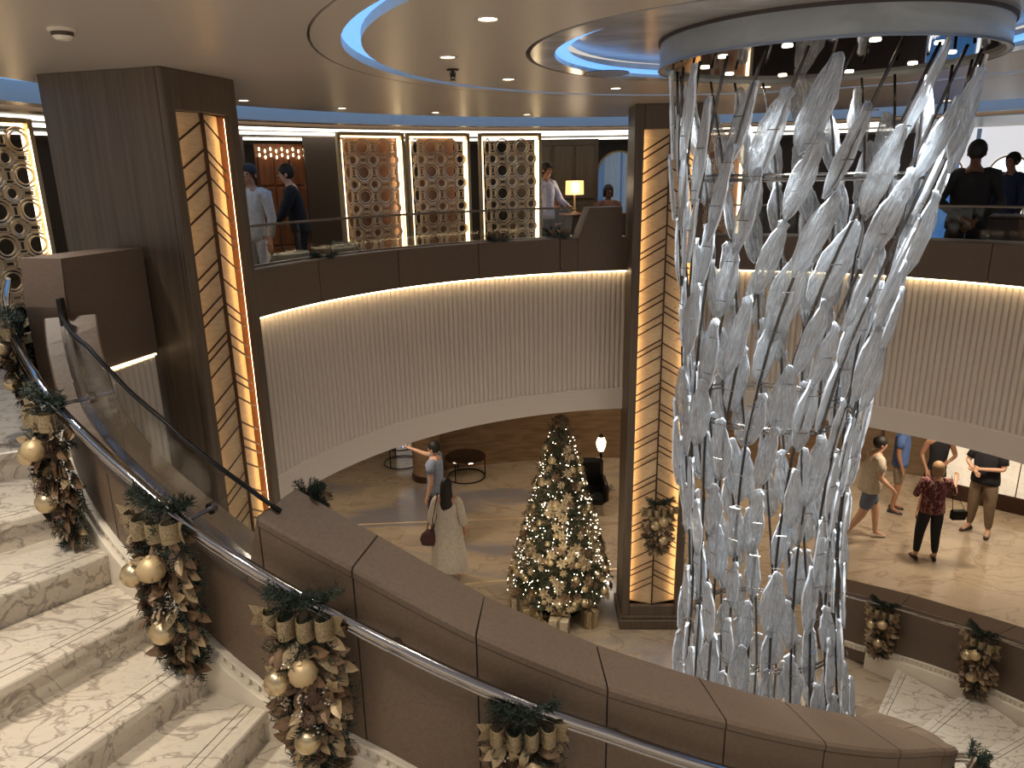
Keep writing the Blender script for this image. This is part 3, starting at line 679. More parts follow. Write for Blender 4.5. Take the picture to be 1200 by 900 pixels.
# blades: several cast shapes
def blade(seed, L=.52, W=.15):
    R = random.Random(seed); mb = MB(); nu, nv = 4, 10; F = []; Bk = []
    sk = R.uniform(-.012, .012); pk = R.uniform(-.25, .25)
    for j in range(nv+1):
        v = j/nv; w_ = (math.sin(PI*min(max(v, 0), 1)**.92)**.62)*.5*W if 0 < v < 1 else .004
        if v == 1: w_ = .02
        w_ *= R.uniform(.9, 1.1)
        for i in range(nu+1):
            u = i/nu*2-1; x = u*w_ + sk*math.sin(v*3); z = (v-.5)*L
            if j == nv: z += L*.05*(.5-abs(u-pk)); x += .012*u*R.uniform(.5, 1.5)
            if j == nv-1: z += L*.02*R.uniform(-1, 1)
            th = .011*(1-.5*u*u)+.003*R.uniform(-1, 1); bow = -.012*(u*u)
            F.append((x, -th+bow, z)); Bk.append((x, th+bow, z))
    n1 = (nu+1)*(nv+1); fs = []
    for j in range(nv):
        for i in range(nu):
            a = j*(nu+1)+i; fs.append((a, a+1, a+nu+2, a+nu+1)); fs.append((n1+a+nu+1, n1+a+nu+2, n1+a+1, n1+a))
    for j in range(nv):
        a = j*(nu+1); b_ = a+nu; fs += [(a, a+nu+1, n1+a+nu+1, n1+a), (b_+nu+1, b_, n1+b_, n1+b_+nu+1)]
    for i in range(nu): fs += [(i+1, i, n1+i, n1+i+1), (nv*(nu+1)+i, nv*(nu+1)+i+1, n1+nv*(nu+1)+i+1, n1+nv*(nu+1)+i)]
    nbody = nu*nv*2; mb.add(F+Bk, fs); me = bpy.data.meshes.new('glass_blade'); me.from_pydata(mb.v, [], mb.f); me.materials.append(M['leaf_glass']); me.materials.append(M['edge_highlight'])
    for i, q in enumerate(me.polygons): q.material_index = 0 if i < nbody else 1; q.use_smooth = i < nbody
    me.update(); return me
BL = [blade(k, L=.42+.03*(k % 4), W=.115+.018*(k % 3)) for k in range(7)]
RB = random.Random(11)
NZR = 12
nb = 0; 
for i in range(NR):
    for j in range(NZR):
        z = ZTOP - .22 - (j + (i % 2)*.5 + RB.uniform(-.2, .2)) * (ZTOP-ZBOT-.15)/NZR
        if z < ZBOT+.12: continue
        a = 2*PI*i/NR + twist(z) + RB.uniform(-.02, .02)
        a += RB.uniform(-.05, .05); p = chp(z, a, RB.uniform(-.06, .03)); up = (chp(z+.15, 2*PI*i/NR+twist(z+.15)) - chp(z-.15, 2*PI*i/NR+twist(z-.15))).normalized()
        rad = Vector((math.cos(a), math.sin(a), 0)); rad = (rad - up*rad.dot(up)).normalized(); sd = up.cross(-rad)
        rm = Matrix((sd, -rad, up)).transposed()     # local -y faces outward
        rm = rm @ Matrix.Rotation(RB.uniform(-.55, .55), 3, 'Z') @ Matrix.Rotation(RB.uniform(-.10, .10), 3, 'Y')
        sc_ = RB.uniform(.88, 1.12); flare = float(np.interp(z, [1.6, 3.4, 6.3], [1.0, .98, 1.22]))
        o = link('glass_blade', BL[RB.randrange(7)], ch); o.matrix_local = (Matrix.Translation(p-OFF) @ rm.to_4x4() @ Matrix.Diagonal((flare*sc_, 1, sc_*flare*.96, 1))); nb += 1
# a second thin row of small pins that clip the blades to the rods
pn = MB()
for i in range(NR):
    for j in range(18):
        z = 6.1-j*.245-(i % 3)*.08; a = 2*PI*i/NR + twist(z); q = chp(z, a, -.01); tt = Vector((-math.sin(a), math.cos(a), 0)); pn.tube([q-tt*.035+Vector((math.cos(a), math.sin(a), 0))*.03, q+tt*.035+Vector((math.cos(a), math.sin(a), 0))*.03], .003, 4)
chb(pn, 'clip_pins', M['chrome'])['kind'] = 'stuff'

# =================================================================== CEILING FITTINGS
dl = MB(); dl.lathe([(.001, -.004), (.042, -.004), (.045, -.002)], n=20); dlm = dl.mesh('lens', M['bulb'])
dt = MB(); dt.lathe([(.046, -.001), (.048, -.008), (.062, -.008), (.066, 0)], n=24); dtm = dt.mesh('trim_ring', M['ceil'])
DLN = ['small round downlight nearest the top edge, in the middle ceiling ring', 'small round downlight left of the sprinkler head', 'small round downlight right of the sprinkler head', 'small round downlight in the middle ring nearest the middle column', 'small round downlight in the middle ring beyond the sculpture drum, left one', 'small round downlight in the middle ring beyond the sculpture drum, right one', 'small round downlight in the middle ring at the right of the drum', 'small round downlight in the middle ring in front of the drum, right one', 'small round downlight in the middle ring in front of the drum', 'small round downlight in the middle ring in front of the drum, left one', 'small round downlight in the outer ring over the stair landing', 'small round downlight in the outer ring left of the smoke detector', 'small round downlight in the outer ring behind the left column, far side', 'small round downlight in the outer ring just behind the left column', 'small round downlight above the first ring screen', 'small round downlight above the second ring screen', 'small round downlight above the third ring screen', 'small round downlight directly behind the middle column', 'small round downlight in the outer ring behind the sculpture, left one', 'small round downlight in the outer ring behind the sculpture, right one', 'small round downlight above the man in the black suit', 'small round downlight above the reception desk']
for i, p in enumerate(DOWN):
    inner = i < 10
    t = empty('ceiling_downlight', p, DLN[i], 'light', 'downlights in the middle ceiling ring' if inner else 'downlights in the outer ceiling ring')
    link('lens', dlm, t); link('trim_ring', dtm, t)
sd = empty('smoke_detector', (-2.18, 3.93, ZC), 'white round smoke detector on the ceiling at the upper left', 'detector')
MB().lathe([(.001, -.05), (.03, -.05), (.045, -.035), (.05, -.012), (.065, -.01), (.065, 0)], n=24).build('housing', M['cream'], sd, smooth=False)
MB().lathe([(.046, -.032), (.048, -.03), (.052, -.016), (.051, -.014)], n=24).build('vent_ring', M['groove'], sd)
cm = empty('ceiling_sprinkler', (-.38, 5.55, ZC), 'small dark sprinkler head hanging between the ceiling downlights', 'sprinkler')
MB().lathe([(.001, -.01), (.04, -.01), (.045, 0)], n=16).build('rose', M['blacksteel'], cm)
MB().tube([(0, 0, 0), (0, 0, -.05)], .012, 8).build('stem', M['blacksteel'], cm)
x_ = MB(); x_.tube([(-.02, 0, -.02), (-.012, 0, -.06), (0, 0, -.07)], .004, 5); x_.tube([(.02, 0, -.02), (.012, 0, -.06), (0, 0, -.07)], .004, 5); x_.lathe([(.001, -.074), (.024, -.074), (.024, -.07), (.001, -.07)], n=12); x_.build('deflector', M['blacksteel'], cm)
pl = empty('ceiling_access_disc', (.75, 5.9, ZC), 'thin round access plate in the ceiling left of the sculpture', 'panel')
MB().lathe([(.001, -.003), (.16, -.003), (.165, 0)], n=32).build('plate', M['ceil_in'], pl); MB().tube([(.17*math.cos(a), .17*math.sin(a), -.001) for a in np.linspace(0, 2*PI, 33)[:-1]], .003, 4, closed=True).build('rim', M['groove'], pl)

# =================================================================== GARLANDS
def vrand(R, s=1): return Vector((R.uniform(-s, s), R.uniform(-s, s), R.uniform(-s, s)))
def sprig(mb, p, d, R, L=.12, n=14, nl=.035, r=.0022):
    d = d.normalized()
    for i in range(n):
        t = i/n; q = p + d*L*t; s = d.orthogonal().normalized(); s.rotate(Matrix.Rotation(R.uniform(0, 2*PI), 3, d)); mb.spike(q, s*.9 + d*.7, nl*(1-.4*t)*R.uniform(.8, 1.2), r)
def bauble(r, ribbed): 
    m = MB()
    if ribbed: m.ball((0,0,0), r, 28, 12, rib=(14, .05))
    else: m.ball((0,0,0), r, 18, 12)
    return m.mesh('bauble', M['champ'] if ribbed else M['gold_bauble'], True)
BAU = {(r, k): bauble(r, k) for r in (.045, .055) for k in (0, 1)}
BCAP = MB().lathe([(.001, .018), (.009, .018), (.011, 0), (.011, -.006)], n=10).mesh('bauble_cap', M['gold'])
def conemesh():
    m = MB(); R = random.Random(3)
    for k in range(9):
        n = 8; z = -.04 + k*.01
        for j in range(n):
            a = 2*PI*(j+.5*(k % 2))/n; r0 = .022*math.sin(PI*(k+1.2)/10.5)+.004; d = Vector((math.cos(a), math.sin(a), .55)); m.leaf((d.x*r0*.3, d.y*r0*.3, z), d, Vector((0, 0, -1)), r0*1.15+.006, .016, -.2)
    m.ball((0,0,0), .014, 8, 6, sc=(1,1,2.6)); return m.mesh('pinecone', M['cone'])
CONE = conemesh()
M['berry'] = mat('silver_berries', S(200,186,170), .25, .6)
def garland_parts(seed, L, fan=1.0):
    """hangs along -z from the origin against a wall behind it (+y); front is -y"""
    R = random.Random(seed); prof = lambda t: (.11 if t < .15 else .138 - .085*max(0, (t-.6)/.4))*fan
    parts = []
    g = MB(); n = int(260*L/.7)
    for i in range(n):
        t = i/n; w_ = prof(t); a = R.uniform(-PI*1.0, 0.0); p = Vector((math.cos(a)*w_*R.uniform(.3, .9), math.sin(a)*w_*R.uniform(.2, .75), -t*L))
        d = Vector((math.cos(a)*1.2, math.sin(a)-.1, R.uniform(-.9, .1))); sprig(g, p, d, R, .10, 9, .045, .0034)
    for i in range(44):     # top tuft
        a = R.uniform(-PI, 0); sprig(g, Vector((math.cos(a)*.05, math.sin(a)*.03, .0)), Vector((math.cos(a)*1.1, math.sin(a)*.8, .35+.8*R.random())), R, .14, 16, .05, .0036)
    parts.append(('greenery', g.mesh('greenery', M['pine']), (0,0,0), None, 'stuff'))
    # magnolia leaves in gold and champagne
    lv = [MB().leaf((0,0,0), (0,0,-1), (0,-1,0), .105, .05, .28).mesh('leaf', M[k]) for k in ('leafgold', 'leafcream', 'leafgold')]
    nl = int(125*L/.7)
    for i in range(nl):
        t = .16 + .84*i/nl; w_ = prof(t); a = R.uniform(-PI*1.02, .02); p = Vector((math.cos(a)*w_*.75, math.sin(a)*w_*.62-.02, -t*L+.03))
        d = Vector((math.cos(a)*1.0 + R.uniform(-.8, .8), math.sin(a)*.6-.15, -.7+R.uniform(-.5, 1.4))).normalized(); nn = Vector((math.cos(a)*.5, -1, .2))
        sd = d.cross(nn).normalized(); n2 = sd.cross(d).normalized(); rm = Matrix((sd, -n2, -d)).transposed()
        parts.append(('leaf', lv[i % 3], p, rm, None, R.uniform(.7, 1.15)))
    for i in range(int(13*L/.7)):
        t = .18+.06*i; w_ = prof(t); a = R.uniform(-PI*.85, -PI*.15); p = Vector((math.cos(a)*w_*.7, math.sin(a)*w_*.75-.03, -t*L))
        parts.append(('pinecone', CONE, p, Matrix.Rotation(R.uniform(-1, 1), 3, 'X') @ Matrix.Rotation(R.uniform(-1, 1), 3, 'Y'), None, 1.0))
    bm_ = MB()
    for i in range(16):
        t = R.uniform(.2, 1); w_ = prof(t)*1.05; a = R.uniform(-PI*.9, -PI*.1); c0 = Vector((math.cos(a)*w_*.8, math.sin(a)*w_*.9-.03, -t*L))
        for k in range(7): bm_.ball(c0 + vrand(R, .022), .006, 6, 4)
    parts.append(('berries', bm_.mesh('berries', M['berry']), (0,0,0), None, 'stuff'))
    for t, x, rb in ((.27, .03, 1), (.34, -.07, 0), (.66, .02, 0)):
        parts.append(('bauble', BAU[(.055 if t < .4 or t > .6 else .045, rb)], Vector((x+R.uniform(-.015, .015), -prof(t)*.95-.02, -t*L)), Matrix.Rotation(R.uniform(-.4, .4), 3, 'X'), None, 1.0, True))
    return parts
def ribbon_loops(wid=.30, hgt=.085, n=4):
    """row of upright ribbon loops"""
    out = []
    for i in range(n):
        x0 = -wid/2 + wid*i/n; w_ = wid/n*.96; m = MB(); k = 14; r_ = w_/2; dep = .05
        path = []
        for j in range(k+1):
            a = PI*j/k; path.append((x0+w_/2 - r_*math.cos(a), -.07-dep*math.sin(a)*1.2))
        vs = []
        for (x, y) in path:
            bul = .006*math.sin(j); vs += [(x, y, hgt/2), (x, y-.004, 0), (x, y, -hgt/2), (x, y+.005, -hgt/2), (x, y+.005, 0), (x, y+.005, hgt/2)]
        fs = [(q*6+a, q*6+(a+1) % 6, q*6+6+(a+1) % 6, q*6+6+a) for q in range(k) for a in range(6)]
        m.add(vs, fs); z = .004*((i*7) % 3); m.v = [(x, y - .012*((i*5) % 3), zz - z) for x, y, zz in m.v]; out.append(('ribbon_loop', m.mesh('ribbon_loop', M['ribbon'], False)))
    for sx in (-1, 1):
        m = MB(); a0 = Vector((sx*wid*.45, -.07, 0)); a1 = Vector((sx*wid*.68, -.10, .02)); a2 = Vector((sx*wid*.60, -.13, -.03))
        for q0, q1 in ((a0, a1),): 
            m.add([q0+Vector((0,0,hgt*.45)), q0-Vector((0,0,hgt*.45)), q1+Vector((0,0,-hgt*.55)), q1+Vector((sx*-.02,0,0)), q1+Vector((0,0,hgt*.5)), q0+Vector((0,.004,hgt*.45)), q0+Vector((0,.004,-hgt*.45)), q1+Vector((0,.004,-hgt*.55)), q1+Vector((sx*-.02,.004,0)), q1+Vector((0,.004,hgt*.5))], [(0,1,3,4),(1,2,3),(5,9,8,6),(6,8,7),(0,5,6,1),(1,6,7,2),(2,7,8,3),(3,8,9,4),(4,9,5,0)])
        out.append(('ribbon_tail', m.mesh('ribbon_tail', M['ribbon'])))
    return out
RL = ribbon_loops()
GP = {}
def garland(loc, face, L, label, seed=1, sc=1.0, lean=0.0, group='gold and green christmas garlands'):
    """face: direction the front looks (away from its wall)"""
    if (seed, L) not in GP: GP[(seed, L)] = garland_parts(seed, L)
    t = empty('christmas_garland', loc, label, 'garland', group); rz = math.atan2(face[1], face[0]) + PI/2
    t.rotation_euler = (0, lean, rz); t.scale = (sc,)*3
    for pt in GP[(seed, L)]:
        nm, me, p, rm = pt[:4]; o = link(nm, me, t, p)
        if pt[4]: o['kind'] = pt[4]
        if rm is not None: o.matrix_local = Matrix.Translation(p) @ rm.to_4x4() @ Matrix.Scale(pt[5], 4)
        if len(pt) > 6:
            cc = link('bauble_cap', BCAP, o, (0, 0, .045 if True else 0))
    for nm, me in RL: link(nm, me, t, (0, 0, -.055))
    return t
def rail_garland(s, L, label, seed, sc=1, dz=0, lean=0):
    p, nn = Wat(s); z = zrail(s); return garland((p.x+nn.x*.07, p.y+nn.y*.07, z+dz), (nn.x, nn.y), L, label, seed, sc, lean)
garland((-3.02, 4.47, 4.98), (-.8, -.6), .62, 'uppermost garland on the chrome handrail, beside the brown end block', 21, .9)
rail_garland(.86, .72, 'garland with gold ribbon hanging on the handrail, second from the top of the stairs', 22, 1.08, -.02)
rail_garland(1.80, .78, 'garland with gold ribbon on the handrail below the round glass fixing, third from the top', 23, 1.12, -.02)
rail_garland(2.52, .85, 'garland with gold ribbon and ribbed bauble hanging where the tall brown parapet starts', 24, 1.12, -.02)
rail_garland(3.48, .8, 'garland under the chrome rail at the bottom edge, only its bow in view', 25, 1.0, -.06)
rail_garland(6.62, .8, 'garland beyond the rounded parapet end at the lower right, partly hidden', 26, .9, -.05)
def ang_garland(a, L, label, seed, sc=1):
    p = pol(AC, 3.63, a, zr_ang(a)-.01); c, s_ = math.cos(math.radians(a)), math.sin(math.radians(a)); return garland(p, (-c, -s_), L, label, seed, sc)
ang_garland(43.6, .66, 'garland on the right stair wall next to the glass sculpture', 23, .98)
ang_garland(27.2, .66, 'garland on the right stair wall at the right edge of the picture', 22, 1.05)
garland((1.80, 8.30, 1.86), (0, -1), .55, 'garland with striped bow hanging on the glowing middle column', 24, 1.15)
_p, _n = Wat(2.33); garland((_p.x-_n.x*.315, _p.y-_n.y*.315, zpar(2.33)+.01), (-_n.x, -_n.y), .3, 'small garland piece on the parapet behind the stair beside the left column', 21, .55)
# dark plants on the balcony ledge
def ledge_plant(ang, label, sz=1):
    p = pol(AC, 4.03, ang, 5.085); t = empty('ledge_garland', p, label, 'garland', 'dark evergreen tufts on the balcony ledge'); R = random.Random(int(ang*10))
    g = MB()
    for i in range(70):
        a = R.uniform(0, 2*PI); sprig(g, Vector((math.cos(a)*.05, math.sin(a)*.03, .0)), Vector((math.cos(a)*1.5, math.sin(a), R.uniform(.1, 1.1))), R, .13*sz, 12, .035)
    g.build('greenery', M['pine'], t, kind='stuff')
    lf = MB().leaf((0,0,0), (0,0,1), (0,-1,0), .11*sz, .04, .2).mesh('leaf', M['leafgold'])
    for i in range(7):
        a = R.uniform(0, 2*PI); link('leaf', lf, t, (math.cos(a)*.06, math.sin(a)*.05, .02), (R.uniform(-.8, .8), R.uniform(-.8, .8), a))
    return t
ledge_plant(116.2, 'dark evergreen tuft on the balcony ledge in front of the second ring screen', 1.1)
ledge_plant(105.2, 'dark evergreen tuft on the balcony ledge in front of the third ring screen', 1.2)
ledge_plant(148, 'dark evergreen tuft on the balcony ledge in front of the lounge chairs', .8)

# =================================================================== CHRISTMAS TREE
TR = Vector((.62, 8.98, 0))
tree = empty('christmas_tree', TR, 'tall lit christmas tree with champagne ornaments standing left of the middle column', 'tree')
R = random.Random(5); TH = 2.95; z0t = .35
def trad(z): return .70*(1-(z-z0t)/(TH-z0t))**.92 + .03
g = MB(); tips = []
for i in range(2300):
    u = R.random(); z = z0t + (TH-z0t)*(1-math.sqrt(1-u*.995)); r = trad(z); a = R.uniform(0, 2*PI); rr = r*R.uniform(.35, 1.0)
    p = Vector((math.cos(a)*rr, math.sin(a)*rr, z)); d = Vector((math.cos(a), math.sin(a), R.uniform(-.45, .25))); sprig(g, p - d*.08, d, R, .15, 9, .055, .0058); tips.append((p, d, a, r))
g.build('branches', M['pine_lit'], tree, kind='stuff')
MB().tube([(0,0,0), (0,0,TH*.8)], .025, 8).build('trunk', M['cone'], tree)
MB().lathe([(.30, .0), (.30, .02), (.16, .05), (.05, .06)], n=24).build('stand', M['blacksteel'], tree)
MB().lathe([(.62, .30), (.50, .33), (.1, .36)], n=28, rib=(9, .05)).build('skirt', M['pine_lit'], tree)
def pos_on(R, zlo=0, zhi=1, k=1.0):
    u = R.random(); z = z0t+.03 + (TH-z0t-.08)*(1-math.sqrt(1-(zlo+(zhi-zlo)*u)*.985)); a = R.uniform(0, 2*PI); r = trad(z)*k; return Vector((math.cos(a)*r, math.sin(a)*r, z)), a
bl = MB().ball((0,0,0), .0068, 6, 4).mesh('bulb', M['bulb_tree'] if 'bulb_tree' in M else M['bulb'])
for i in range(300):
    p, a = pos_on(R, k=R.uniform(.82, 1.05)); link('light_bulb', bl, tree, p)
lb2 = MB()
for i in range(320):
    p, a = pos_on(R, k=R.uniform(.85, 1.06)); lb2.ball(p, .006, 5, 3)
lb2.build('light_string', M['bulb'], tree, kind='stuff')
tb = {k: MB().ball((0,0,0), .042, 14, 10, rib=((12, .05) if k == 1 else None)).mesh('bauble', M['gold_bauble'] if k == 0 else M['champ'], True) for k in (0, 1)}
for i in range(90):
    p, a = pos_on(R, k=.98); o = link('bauble', tb[i % 2], tree, p); o.scale = (R.uniform(.8, 1.35),)*3
fm = MB()
for k in range(7):
    a = 2*PI*k/7; d = Vector((math.cos(a), math.sin(a), .35)); fm.leaf((0,0,0), d, (0,0,1), .10, .048, .25)
for k in range(5):
    a = 2*PI*k/5+.3; d = Vector((math.cos(a), math.sin(a), 1.0)); fm.leaf((0,0,0), d, (0,0,1), .055, .03, .2)
fme = [fm.mesh('flower', M['leafcream']), fm.mesh('flower', M['leafgold'])]
for i in range(270):
    p, a = pos_on(R, k=1.0); o = link('flower', fme[0 if i % 3 else 1], tree, p); o.rotation_euler = Vector((math.cos(a), math.sin(a), .3+R.uniform(-.2, .3))).to_track_quat('Z', 'Y').to_euler(); o.scale = (R.uniform(.5, .85),)*3
# top spray
for k in range(6):
    a = 2*PI*k/6; o = link('flower', fme[1], tree, (math.cos(a)*.05, math.sin(a)*.05, TH-.22)); o.rotation_euler = Vector((math.cos(a), math.sin(a), .5)).to_track_quat('Z', 'Y').to_euler()
# gifts
M['wrap'] = noisecol('gift_wrap', S(196,174,134), S(150,128,92), 40, rough=.4, metal=.3)
M['wrap2'] = noisecol('gift_wrap_cream', S(214,200,172), S(190,172,140), 30, rough=.5)
def gift(x, y, w_, d_, h_, rz, label, wm):
    t = empty('gift_box', (x, y, 0), label, 'gift box', None, rz)
    MB().box((0,0,h_/2), (w_, d_, h_), bev=.008).build('box', M[wm], t)
    MB().box((0,0,h_*.86+.004), (w_+.012, d_+.012, h_*.28), bev=.006).build('lid', M[wm], t)
    m = MB(); m.box((0,0,h_/2+.004), (.035, d_+.02, h_+.012)); m.box((0,0,h_/2+.004), (w_+.02, .035, h_+.012)); m.build('ribbon', M['ribbon'], t)
    lm = MB().leaf((0,0,0), (0,0,1), (0,-1,0), .13, .055, .5).mesh('bow_loop', M['leafcream'])
    for k in range(14):
        a = 2*PI*k/14; link('bow_loop', lm, t, (0, 0, h_+.01), (math.cos(a)*1.0*(.5+.5*(k % 2)), math.sin(a)*1.0*(.5+.5*(k % 2)), a))
    return t
gift(TR.x-.44, TR.y-.38, .20, .20, .26, .2, 'gold wrapped gift box at the left foot of the christmas tree', 'wrap')
gift(TR.x-.05, TR.y-.66, .24, .22, .26, -.25, 'largest cream gift box in front of the christmas tree', 'wrap2')
gift(TR.x+.36, TR.y-.48, .17, .17, .25, .4, 'gold gift box with leafy bow between tree and middle column', 'wrap')
gift(TR.x-.30, TR.y-.56, .12, .14, .12, .8, 'small low gift box between the two larger ones under the tree', 'wrap2')
gift(TR.x-.60, TR.y-.10, .16, .16, .22, .1, 'cream gift box at the far left under the tree', 'wrap2')
light('POINT', 'tree_glow', (TR.x-.2, TR.y-1.1, 1.4), 14, (1.0, .88, .66), shadow_soft_size=.3)

# =================================================================== PEOPLE
def skin_mesh(name, verts, edges, radii, root, material, parent, sub=2, loc=None):
    me = bpy.data.meshes.new(name); me.from_pydata(verts, edges, []); me.materials.append(material)
    o = bpy.data.objects.new(name, me); COL.objects.link(o); o.parent = parent
    md = o.modifiers.new('skin', 'SKIN'); md.use_smooth_shade = True
    for i, r in enumerate(radii):
        sv = me.skin_vertices[0].data[i]; sv.radius = (r, r) if not isinstance(r, tuple) else r; sv.use_root = (i == root); sv.use_loose = False
    sb = o.modifiers.new('sub', 'SUBSURF'); sb.levels = sub; sb.render_levels = sub
    return o
SKIN_T = {'light': mat('skin_light', S(205,160,130), .5), 'tan': mat('skin_tan', S(170,122,92), .5), 'dark': mat('skin_brown', S(112,76,56), .5)}
CL = {}
def cloth(rgb, rough=.85):
    if rgb not in CL: CL[rgb] = noisecol('cloth', S(*rgb), tuple(c*.82 for c in S(*rgb)), 25, rough=rough, bump=.15)
    return CL[rgb]
BASE = dict(pelvis=(0,0,.96), belly=(0,.0,1.09), chest=(0,.0,1.27), uchest=(0,.01,1.39), neck=(0,.01,1.50), jaw=(0,-.03,1.57), skull=(0,-.005,1.635), crown=(0,.005,1.685),
    shL=(.175,.01,1.41), elL=(.22,.03,1.13), wrL=(.23,-.05,.90), shR=(-.175,.01,1.41), elR=(-.22,.03,1.13), wrR=(-.23,-.05,.90),
    hpL=(.09,0,.92), knL=(.10,-.02,.50), anL=(.10,.03,.09), toL=(.115,-.11,.035), hpR=(-.09,0,.92), knR=(-.10,-.02,.50), anR=(-.10,.03,.09), toR=(-.115,-.11,.035))
def lift(J, lean, bend_z=.96):   # lean the upper body forward by an angle
    out = dict(J); M3 = Matrix.Rotation(lean, 3, 'X')
    for k in ('belly', 'chest', 'uchest', 'neck', 'jaw', 'skull', 'crown', 'shL', 'elL', 'wrL', 'shR', 'elR', 'wrR'):
        p = Vector(J[k]) - Vector((0, 0, bend_z)); out[k] = tuple(M3 @ p + Vector((0, 0, bend_z)))
    return out
def person(loc, rz, label, H=1.75, pose={}, skin='tan', top=None, top_sleeve=.55, bottom=None, bottom_to='ankle', shoes=(40,34,32), hair=(28,22,18), hairstyle='short', lean=0, build=1.0, dress=None, headturn=0, group=None):
    t = empty('person', loc, label, 'person', group, rz); sc = H/1.75; t.scale = (sc,)*3
    J = dict(BASE); 
    if lean: J = lift(J, lean)
    J.update(pose); V = {k: Vector(v) for k, v in J.items()}
    names = list(J.keys()); idx = {k: i for i, k in enumerate(names)}; verts = [V[k] for k in names]
    b_ = build
    rad = dict(pelvis=(.145*b_, .105*b_), belly=(.125*b_, .098*b_), chest=(.145*b_, .105*b_), uchest=(.12, .085), neck=.046, jaw=(.054, .062), skull=(.074, .088), crown=(.05, .06), shL=.058, shR=.058, elL=.040, elR=.040, wrL=.026, wrR=.026,
        hpL=.088*b_, hpR=.088*b_, knL=.056*b_, knR=.056*b_, anL=.036, anR=.036, toL=.030, toR=.030)
    E = [('pelvis','belly'),('belly','chest'),('chest','uchest'),('uchest','neck'),('neck','jaw'),('jaw','skull'),('skull','crown'),('uchest','shL'),('shL','elL'),('elL','wrL'),('uchest','shR'),('shR','elR'),('elR','wrR'),('pelvis','hpL'),('hpL','knL'),('knL','anL'),('anL','toL'),('pelvis','hpR'),('hpR','knR'),('knR','anR'),('anR','toR')]
    radl = [rad[k] for k in names]; ed = [(idx[a], idx[b]) for a, b in E]
    for sfx, sx in (('L', 1), ('R', -1)):          # hands: palm, four fingers, thumb
        w_ = V['wr'+sfx]; d = (w_ - V['el'+sfx]).normalized(); sd = d.cross(Vector((0, 1, 0))) if abs(d.y) < .8 else d.cross(Vector((0, 0, 1))); sd.normalize(); nn = sd.cross(d)
        pm = len(verts); verts.append(w_ + d*.055); radl.append((.034, .018)); ed.append((idx['wr'+sfx], pm))
        for k, (o_, L_) in enumerate(((-.028, .065), (-.010, .078), (.010, .074), (.027, .058))):
            a = len(verts); verts += [w_ + d*.095 + sd*o_, w_ + d*(.095+L_*.5) + sd*o_*1.1 + nn*.008, w_ + d*(.095+L_*.9) + sd*o_*1.1 + nn*.028]; radl += [.0105, .009, .0075]; ed += [(pm, a), (a, a+1), (a+1, a+2)]
        a = len(verts); verts += [w_ + d*.045 - sd*sx*.034, w_ + d*.085 - sd*sx*.05 + nn*.012]; radl += [.012, .009]; ed += [(pm, a), (a, a+1)]
    nz = len(verts); verts.append(V['skull'] + Vector((0, -.098, -.03))); radl.append(.012); ed.append((idx['skull'], nz))
    skin_mesh('body', verts, ed, radl, idx['pelvis'], SKIN_T[skin], t)
    sk = V['skull']
    # face details and ears
    for sx in (-1, 1): MB().ball(sk + Vector((sx*.030, -.079, -.005)), .0105, 8, 6).build('eye', M['eye'], t)
    mo = MB(); mo.ball(sk + Vector((0, -.083, -.075)), .02, 8, 6, sc=(1, .35, .3)); mo.build('mouth', M['lips'], t)
    for sx in (-1, 1): MB().ball(sk + Vector((sx*.077, .008, -.02)), .026, 8, 6, sc=(.35, .7, 1.1)).build('ear', SKIN_T[skin], t, smooth=True)
    hm = cloth(hair, .6); h = MB()
    if hairstyle != 'bald':
        R = random.Random(int(H*1000)); n, m_ = 20, 9; c = sk + Vector((0, .014, .018)); vs = []
        for i in range(m_+1):
            for k in range(n):
                a = 2*PI*k/n; front = max(0, -math.sin(a)); th = (PI*(.80 - .38*front))*i/m_; rr = 1 + R.uniform(-.03, .03)
                vs.append(c + Vector((math.sin(th)*math.cos(a)*.088*rr, math.sin(th)*math.sin(a)*.104*rr, math.cos(th)*.104)))
        h.add(vs, [(i*n+k, (i+1)*n+k, (i+1)*n+(k+1) % n, i*n+(k+1) % n) for i in range(m_) for k in range(n)])
        if hairstyle == 'long':
            vs = []; n = 16
            for i, (z, rx, ry, oy) in enumerate(((.03, .088, .07, .03), (-.06, .095, .072, .035), (-.16, .10, .06, .05), (-.28, .11, .055, .075), (-.38, .09, .045, .085), (-.45, .04, .02, .085))):
                for k in range(n): a = 2*PI*k/n; wv = 1 + .06*math.sin(3*a+i*1.3); vs.append(sk + Vector((rx*math.cos(a)*wv, oy + ry*math.sin(a)*wv, z)))
            h.add(vs, [(i*n+k, (i+1)*n+k, (i+1)*n+(k+1) % n, i*n+(k+1) % n) for i in range(5) for k in range(n)] + [tuple(5*n+k for k in range(n))])
        if hairstyle == 'bob':
            vs = []; n = 16
            for i, (z, rx, ry, oy) in enumerate(((.04, .092, .09, .02), (-.05, .098, .08, .03), (-.11, .09, .06, .035))):
                for k in range(n): a = 2*PI*k/n; vs.append(sk + Vector((rx*math.cos(a), oy + ry*abs(math.sin(a))*(1 if math.sin(a) > 0 else -.2), z)))
            h.add(vs, [(i*n+k, (i+1)*n+k, (i+1)*n+(k+1) % n, i*n+(k+1) % n) for i in range(2) for k in range(n)])
        h.build('hair', hm, t, smooth=True)
    g = .016
